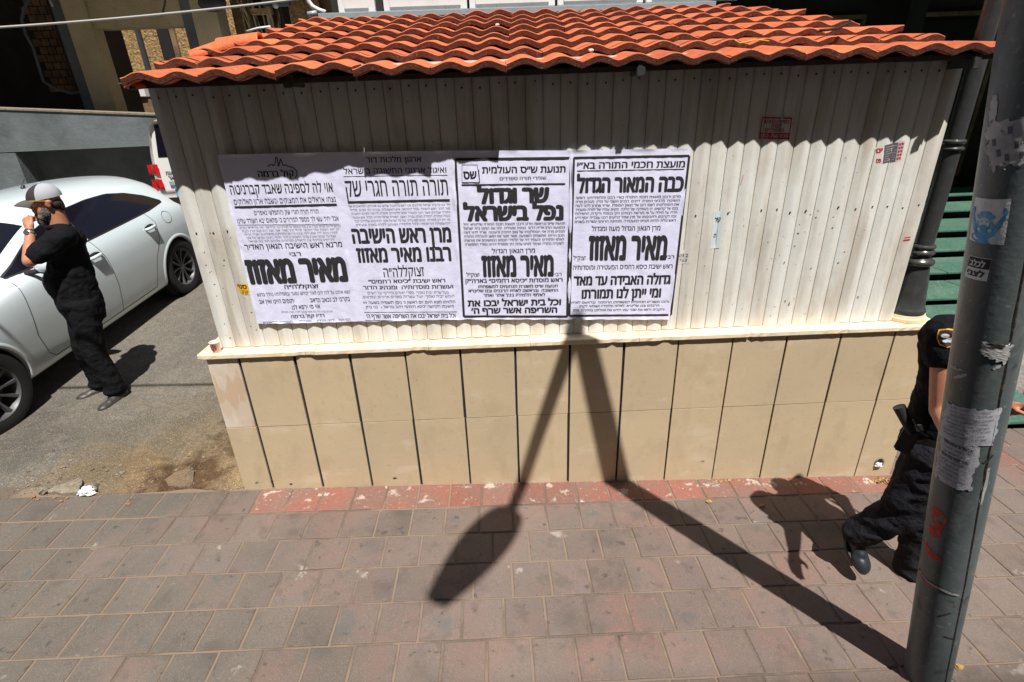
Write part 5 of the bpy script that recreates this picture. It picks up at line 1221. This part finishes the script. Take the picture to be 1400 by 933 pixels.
# ---- man in black with a cap; local x = where he faces, y = his left (towards the viewer)
MP = V((-1.585, 1.24, .085)); a = atan2(-.63, -.77)
man = thing('person', 'man in black with a grey and white cap, hand raised to his bearded mouth', 'person', MP, a, wc=False)
hx, hz = -.095, 1.655
Ry = lambda d: Matrix.Rotation(radians(d), 3, 'Y')
head = [('e', (hx, 0, hz+.025), (.098, .078, .105)), ('e', (hx+.028, 0, hz-.045), (.068, .062, .075)), ('e', (hx+.085, 0, hz-.018), (.020, .013, .026)), ('c', (hx+.080, 0, hz+.012), (hx+.104, 0, hz-.022), .009, .012),
        ('e', (hx+.073, .028, hz+.026), (.018, .024, .010)), ('e', (hx+.073, -.028, hz+.026), (.018, .024, .010)), ('e', (hx+.078, 0, hz-.062), (.014, .026, .009)), ('e', (hx+.074, 0, hz-.095), (.022, .026, .022)),
        ('e', (hx-.012, .080, hz-.005), (.018, .011, .032)), ('e', (hx-.012, -.080, hz-.005), (.018, .011, .032)), ('e', (hx-.016, .086, hz+.012), (.020, .008, .018)),
        ('c', (hx-.03, 0, hz-.06), (-.125, 0, 1.46), .062, .068)]
shL, shR = V((-.125, .185, 1.425)), V((-.125, -.185, 1.425))
elL, wrL = V((.120, .215, 1.285)), V((.052, .105, 1.485))
arms = [('c', shL, elL, .056, .046), ('c', elL, elL.lerp(wrL, .35), .046, .043), ('c', elL.lerp(wrL, .35), wrL, .043, .028)]
arms += hand_parts(wrL+V((-.001, -.006, .016)), (-.10, -.55, .82), (-.55, -.75, -.2), 1.15, .98, -1)
elR, wrR = V((-.14, -.275, 1.13)), V((-.06, -.27, .90))
arms += [('c', shR, elR, .055, .045), ('c', elR, wrR, .044, .028)]+hand_parts(wrR, (.15, .05, -1), (.1, 1, 0), .35, .98, 1)
tor = [('e', (-.115, 0, 1.30), (.105, .17, .17)), ('e', (-.075, 0, 1.02), (.12, .15, .2))]
organic('body', head+arms+tor, K['skin'], man, .0062, 4)
sleeve = elL.lerp(shL, .28)
shirt = [('e', (-.105, 0, 1.27), (.135, .195, .21)), ('c', (-.09, .05, 1.15), (-.06, .05, .86), .145, .150, .95), ('c', (-.09, -.05, 1.15), (-.06, -.05, .86), .145, .150, .95), ('e', (-.045, 0, 1.02), (.155, .18, .18)), ('c', (-.14, .0, 1.37), (-.125, 0, 1.475), .12, .064),
         ('c', (-.13, .10, 1.40), shL, .085, .080), ('c', (-.13, -.10, 1.40), shR, .085, .080), ('c', shL+V((0, .005, 0)), sleeve, .078, .074), ('c', sleeve, sleeve+(elL-shL)*.06, .074, .070), ('c', shR, shR.lerp(elR, .72), .078, .070),
         ('c', (-.09, .06, .90), (-.075, .06, .79), .140, .142, .9), ('c', (-.09, -.06, .90), (-.075, -.06, .79), .140, .142, .9)]
organic('shirt', shirt, K['black_cloth'], man, .009, 7, folds(7, .008, 18, .004, 1.3))
m = MB(); m.lathe([(.066, 0), (.080, .01), (.078, .035), (.068, .045), (.062, .03)], n=28); m.v = [V((v.x-.118+.02*v.z/.045, v.y, v.z+1.455+.25*(-.0-v.x)*.4)) for v in m.v]; m.f = m.f[:-2]; m.build('collar', K['black_cloth'], man, smooth=True)
lL = [V((-.075, .095, .86)), V((-.03, .115, .46)), V((-.085, .12, .09))]; lR = [V((-.075, -.095, .86)), V((.02, -.10, .46)), V((.005, -.125, .09))]
tr = [('e', (-.075, 0, .86), (.145, .175, .13)), ('c', lL[0], lL[1], .115, .082), ('c', lL[1], lL[2], .084, .074), ('c', lR[0], lR[1], .115, .082), ('c', lR[1], lR[2], .084, .074),
      ('e', lL[2]+V((.01, 0, -.01)), (.088, .078, .05)), ('e', lR[2]+V((.01, 0, -.01)), (.088, .078, .05))]
organic('trousers', tr, K['black_cloth'], man, .009, 7, folds(6, .006, 15, .003, 1.5))
def shoe(name, ank, ang, mt, par, L=.285, z0=0., sole='plastic', lift=0.):
    Mx = Matrix.Translation(ank) @ Matrix.Rotation(ang, 4, 'Z') @ Matrix.Rotation(lift, 4, 'Y'); Zf = z0-ank[2]
    P = [('c', (-.045, 0, Zf+.045), (.10, 0, Zf+.042), .043, .042), ('e', (.135, -.003, Zf+.036), (.075, .048, .036)), ('c', (-.03, 0, Zf+.06), (-.03, 0, Zf+.12), .044, .046), ('c', (.0, 0, Zf+.07), (.07, 0, Zf+.055), .042, .035)]
    o = organic(name, P, K[mt], par, .006, 4); o.matrix_basis = Mx @ Matrix.Scale(L/.285, 4)
    m = MB(); n = 28; out = []
    for k in range(n):
        a = 2*pi*k/n; x = .062+.148*cos(a); out.append((x, (.050 if x > .05 else .043)*sin(a)*(1-.10*cos(2*a))))
    m.add([(x*1, y, Zf+.0) for x, y in out]+[(x*1.01, y*1.04, Zf+.024) for x, y in out], [tuple(range(n))[::-1], tuple(range(n, 2*n))]+[(i, (i+1) % n, n+(i+1) % n, n+i) for i in range(n)])
    s = m.build('sole', K[sole], None, smooth=True, auto=50); s.parent = o
    return o
shoe('shoe', (-.085, .125, .08), radians(38), 'shoe', man, z0=-.045)
shoe('shoe', (.0, -.125, .08), radians(10), 'shoe', man, z0=-.030)
# cap
cx_ = hx
def capfn(u_, w_):
    a = 2*pi*u_; e = w_*pi/2; return V((cx_-.004+.112*cos(a)*cos(e), .092*sin(a)*cos(e), hz+.035+.105*sin(e)+.012*cos(a)*cos(e)*-1))
m = MB(); n = 36; vs = []; fs = []; mi = []
for j in range(11):
    for i in range(n): vs.append(capfn(i/n, j/10*.985))
for j in range(10):
    for i in range(n):
        fs.append((j*n+i, j*n+(i+1) % n, (j+1)*n+(i+1) % n, (j+1)*n+i)); a = (i+.5)/n*360; mi.append(1 if (a < 62 or a > 298) else 0)
fs.append(tuple(range(10*n, 11*n))); mi.append(0)
m.v = vs; m.f = fs; m.mi = mi; m.build('cap_crown', [K['capwhite'], K['capdark']], man, smooth=True)
m = MB(); m.sphere((cx_-.004, 0, hz+.142), .008, 10, 6); m.build('cap_button', K['capwhite'], man, smooth=True)
m = MB()
def brim(a, b, o_):
    an = radians(-58+116*a); r0 = V((cx_+.100*cos(an), .088*sin(an), hz+.028)); L = .085*cos(an*1.15)**.6 if abs(an*1.15) < pi/2 else 0
    return r0+V((L*b, .006*b*(a-.5), -.028*b*b-.018*(2*a-1)**2*b+o_+.004))
m.grid(lambda a, b: brim(a, b, 0), 16, 6); m.grid(lambda a, b: brim(a, b, -.005), 16, 6); N_ = 17*7
for i in range(16): m.f.append((6*17+i, 6*17+i+1, N_+6*17+i+1, N_+6*17+i))
for j in range(6):
    for k in (0, 16): m.f.append((j*17+k, (j+1)*17+k, N_+(j+1)*17+k, N_+j*17+k))
m.build('cap_brim', K['capgrey'], man, smooth=True, auto=60)
bd = [('e', (hx+.045, 0, hz-.095), (.050, .056, .042)), ('e', (hx+.060, 0, hz-.125), (.034, .040, .046)), ('e', (hx+.022, .052, hz-.062), (.032, .018, .042)), ('e', (hx+.022, -.052, hz-.062), (.032, .018, .042)), ('e', (hx+.083, 0, hz-.050), (.016, .034, .010))]
organic('beard', bd, K['beard'], man, .006, 3, lambda p: .004*noise.noise(p*90))
hr = [('e', (hx-.050, 0, hz-.012), (.055, .078, .052)), ('e', (hx-.075, 0, hz-.03), (.032, .06, .05))]
organic('hair', hr, K['hair'], man, .006, 3, lambda p: .002*noise.noise(p*90))
m = MB()
for s in (-1, 1):
    m2 = MB(); m2.sphere((hx+.092, s*.034, hz+.018), (.009, .025, .016), 14, 8); m2.build('sunglass_lens', K['glass'], man, smooth=True)
    m2 = MB(); m2.tube([(hx+.090, s*.062, hz+.028), (hx+.04, s*.083, hz+.026), (hx-.02, s*.088, hz+.018), (hx-.035, s*.086, hz+.002)], .0028, 6); m2.build('sunglass_temple', K['yellowpatch'], man, smooth=True)
m = MB(); m.tube([(hx+.100, -.010, hz+.026), (hx+.103, 0, hz+.028), (hx+.100, .010, hz+.026)], .003, 6); m.build('sunglass_bridge', K['yellowpatch'], man, smooth=True)
wd = (wrL-elL).normalized(); wc_ = wrL-wd*.022
m = MB(); q1 = wd.orthogonal().normalized(); q2 = wd.cross(q1); m.tube([wc_-wd*.009, wc_+wd*.009], .0345, 24); m.build('watch_band', K['silver'], man, smooth=True, auto=40)
m = MB(); oc = wc_+V((.02, .026, .01)).normalized()*.034; dn = (oc-wc_).normalized(); m.tube([oc-dn*.004, oc+dn*.007], .018, 20); m.build('watch_face', K['silver'], man, smooth=True, auto=40)
m = MB(); m.tube([wc_+wd*.016, wc_+wd*.020], .0335, 20); m.build('bracelet', K['plastic'], man, smooth=True)

# ---- police officer half hidden by the pole; local x = where he faces, y = his left (away from the viewer)
QP = V((4.00, -.84, -.120)); a = atan2(-.66, .75)
pol = thing('person', 'police officer in dark uniform half hidden by the leaning pole, holding papers', 'person', QP, a, wc=False)
Minv = (Matrix.Translation(QP) @ Matrix.Rotation(a, 4, 'Z')).inverted()
def lp(u, v, lat):
    """local point seen at photo position (u, v), lat metres to his left"""
    r = Minv.to_3x3() @ ray(u, v); o = Minv @ CAM; t = (lat-o.y)/r.y; return o+r*t
shr, shl = lp(1296, 456, -.19), V((.03, .175, 1.42))
elr = lp(1290, 562, -.25); wrr = Minv @ V((3.715, -1.20, 1.03))
hl = lp(1378, 560, .12); ell = V((.14, .25, 1.15))
hx2, hz2 = .075, 1.63
head = [('e', (hx2-.01, 0, hz2+.02), (.098, .078, .108)), ('e', (hx2+.02, 0, hz2-.045), (.066, .060, .072)), ('c', (hx2+.078, 0, hz2+.008), (hx2+.102, 0, hz2-.024), .009, .012), ('e', (hx2+.072, .028, hz2+.024), (.016, .022, .010)), ('e', (hx2+.072, -.028, hz2+.024), (.016, .022, .010)),
        ('e', (hx2+.076, 0, hz2-.062), (.012, .026, .009)), ('e', (hx2+.070, 0, hz2-.094), (.02, .025, .02)), ('e', (hx2-.012, .078, hz2-.005), (.017, .011, .03)), ('e', (hx2-.012, -.078, hz2-.005), (.017, .011, .03)), ('c', (hx2-.03, 0, hz2-.06), (.015, 0, 1.45), .060, .066)]
fa = (wrr-elr).normalized()
arms = [('c', shr, elr, .060, .052, 1.05), ('c', elr, elr.lerp(wrr, .35), .049, .045), ('c', elr.lerp(wrr, .35), wrr, .045, .029)]+hand_parts(wrr, fa, (.3, .3, -.9), .22, 1., -1)
wl = hl; arms += [('c', shl, ell, .056, .047), ('c', ell, wl, .046, .029)]+hand_parts(wl, lp(1412, 556, .10)-hl, (.2, -.6, -.8), .75, 1.05, 1)
organic('body', head+arms+[('e', (.0, 0, 1.28), (.10, .16, .18))], K['skin'], pol, .0065, 4)
sl = shr.lerp(elr, .27); sll = shl.lerp(ell, .5)
shirt = [('e', (.01, 0, 1.26), (.135, .185, .20)), ('c', (.0, .05, 1.15), (-.005, .05, .95), .135, .130, .95), ('c', (.0, -.05, 1.15), (-.005, -.05, .95), .135, .130, .95), ('c', (.0, 0, 1.36), (.015, 0, 1.465), .115, .062), ('c', (-.035, -.09, 1.33), (-.030, -.05, .99), .105, .120), ('c', shr+V((-.01, .03, -.03)), (-.03, -.08, 1.15), .085, .10),
         ('c', (.0, -.10, 1.39), shr, .090, .084), ('c', (.0, .10, 1.39), shl, .085, .078), ('c', shr, sl, .082, .077), ('c', shl, sll, .078, .072)]
psh = organic('shirt', shirt, K['black_cloth'], pol, .009, 7, folds(8, .007, 20, .004, 1.3))
kr = lp(1236, 700, -.10); ar_ = lp(1174, 727, -.10); kl = lp(1262, 705, .10); al = lp(1243, 778, .10)
hipR, hipL = V((.0, -.09, .86)), V((.0, .09, .86))
tr = [('e', (.0, 0, .88), (.145, .18, .14)), ('c', hipR, kr, .120, .092), ('c', kr, ar_, .092, .076), ('c', hipL, kl, .112, .083), ('c', kl, al, .083, .072), ('c', hipR.lerp(kr, .45)+V((-.035, -.045, 0)), hipR.lerp(kr, .8)+V((-.05, -.04, 0)), .062, .060), ('e', al+V((.01, 0, 0)), (.082, .076, .05))]
organic('trousers', tr, K['navy_cloth'], pol, .009, 6, folds(7, .009, 17, .004, 1.7))
shoe('boot', (ar_.x+.005, ar_.y, ar_.z-.02), radians(-46), 'boot', pol, z0=ar_.z-.115, lift=radians(38), L=.26)
shoe('boot', (al.x+.01, al.y, .07), radians(8), 'boot', pol, z0=-.02)
m = MB(); m.lathe([(.145, 0), (.147, .045), (.139, .045), (.139, 0)], n=30); m.v = [V((v.x, v.y*1.22, v.z+.935)) for v in m.v]; m.f = m.f[:-2]; m.build('belt', K['plastic'], pol, smooth=True, auto=40)
hp = lp(1246, 590, -.215)
m = MB(); m.box((-.030, -.018, -.115), (.034, .018, .02)); m.v = [hp+Matrix.Rotation(radians(8), 3, 'Y') @ v for v in m.v]; m.build('holster', K['plastic'], pol, bevel=.008)
gt, gb = lp(1229, 556, -.22), lp(1247, 592, -.22)
m = MB(); m.tube([gb, gt], [.020, .026], 12); m.build('pistol_grip', K['plastic'], pol, smooth=True, auto=50)
cl = lp(1257, 585, -.235)
m = MB(); m.box((-.014, -.006, -.018), (.014, .006, .014)); m.v = [cl+Matrix.Rotation(radians(-25), 3, 'Y') @ v for v in m.v]; m.build('key_clip', K['silver'], pol, bevel=.003)
m = MB(); m.tube([cl+V((-.03, 0, .03)), cl+V((-.01, -.004, .005)), cl+V((.02, -.004, -.022)), cl+V((.04, 0, -.03))], .005, 6); m.build('key_strap', K['fascia'], pol)
# shoulder patch: black shield with gold rim and a white emblem, wrapped on the sleeve
pc = shr.lerp(elr, .02); pax = (elr-shr).normalized(); view = (Minv @ CAM - pc); view = (view-pax*view.dot(pax)).normalized(); tq = pax.cross(view)
pbv = BVHTree.FromPolygons([v.co.copy() for v in psh.data.vertices], [tuple(p.vertices) for p in psh.data.polygons])
def patch(x, y, off):
    o = pc+view*.3-tq*x-pax*y; h = pbv.ray_cast(o, -view); return (h[0] if h[0] else pc+view*.08)+view*off
def ring(pts, off, mt, name):
    m = MB(); N = 6; c = (sum(p[0] for p in pts)/len(pts), sum(p[1] for p in pts)/len(pts)); vs = []; P = []
    for i in range(len(pts)):
        a_, b_ = pts[i], pts[(i+1) % len(pts)]
        for k in range(4): P.append((a_[0]+(b_[0]-a_[0])*k/4, a_[1]+(b_[1]-a_[1])*k/4))
    n = len(P)
    for j in range(N): vs += [patch(c[0]+(x-c[0])*(1-j/N), c[1]+(y-c[1])*(1-j/N), off) for x, y in P]
    vs.append(patch(c[0], c[1], off)); m.add(vs, [(j*n+i, j*n+(i+1) % n, (j+1)*n+(i+1) % n, (j+1)*n+i) for j in range(N-1) for i in range(n)]+[((N-1)*n+i, (N-1)*n+(i+1) % n, N*n) for i in range(n)])
    return m.build(name, K[mt], pol, recalc=False)
sh_ = [(-.030, .035), (0, .040), (.030, .035), (.036, .0), (.026, -.030), (0, -.040), (-.026, -.030), (-.036, 0)]
ring(sh_, .004, 'yellowpatch', 'patch_rim'); ring([(x*.87, y*.87) for x, y in sh_], .0055, 'ink', 'shoulder_patch')
for px_, py_, rx_, ry_ in ((-.008, .010, .014, .009), (.008, -.008, .015, .010), (-.006, -.012, .010, .006)):
    m = MB(); N = 14; R_ = [patch(px_, py_, .0075)]+[patch(px_+rx_*cos(2*pi*k/N), py_+ry_*sin(2*pi*k/N), .0075) for k in range(N)]; m.add(R_, [(0, 1+k, 1+(k+1) % N) for k in range(N)]); m.build('emblem', K['whitepaper'], pol, recalc=False)
hrp = [('e', (hx2-.035, 0, hz2+.045), (.092, .086, .092)), ('e', (hx2-.06, 0, hz2-.01), (.055, .078, .06))]
organic('hair', hrp, K['hair'], pol, .007, 3)
pap = lp(1397, 505, .12)
ppr = thing('held_papers', 'white papers held by the officer just right of the leaning pole', 'papers', Minv.inverted() @ pap)
pw = Minv.inverted() @ pap; e1 = V((.75, -.66, 0)).normalized()
for k in range(2):
    m = MB(); m.grid(lambda a, b: pw+e1*(-.035+.17*a+.01*k)+V((0, 0, .10-.19*b-.10*a))+V((.66, .75, 0))*(.03*sin(a*3+k)+.012*k+.02*b), 8, 8); m.build('sheet', K['whitepaper'], ppr, smooth=True, recalc=False)
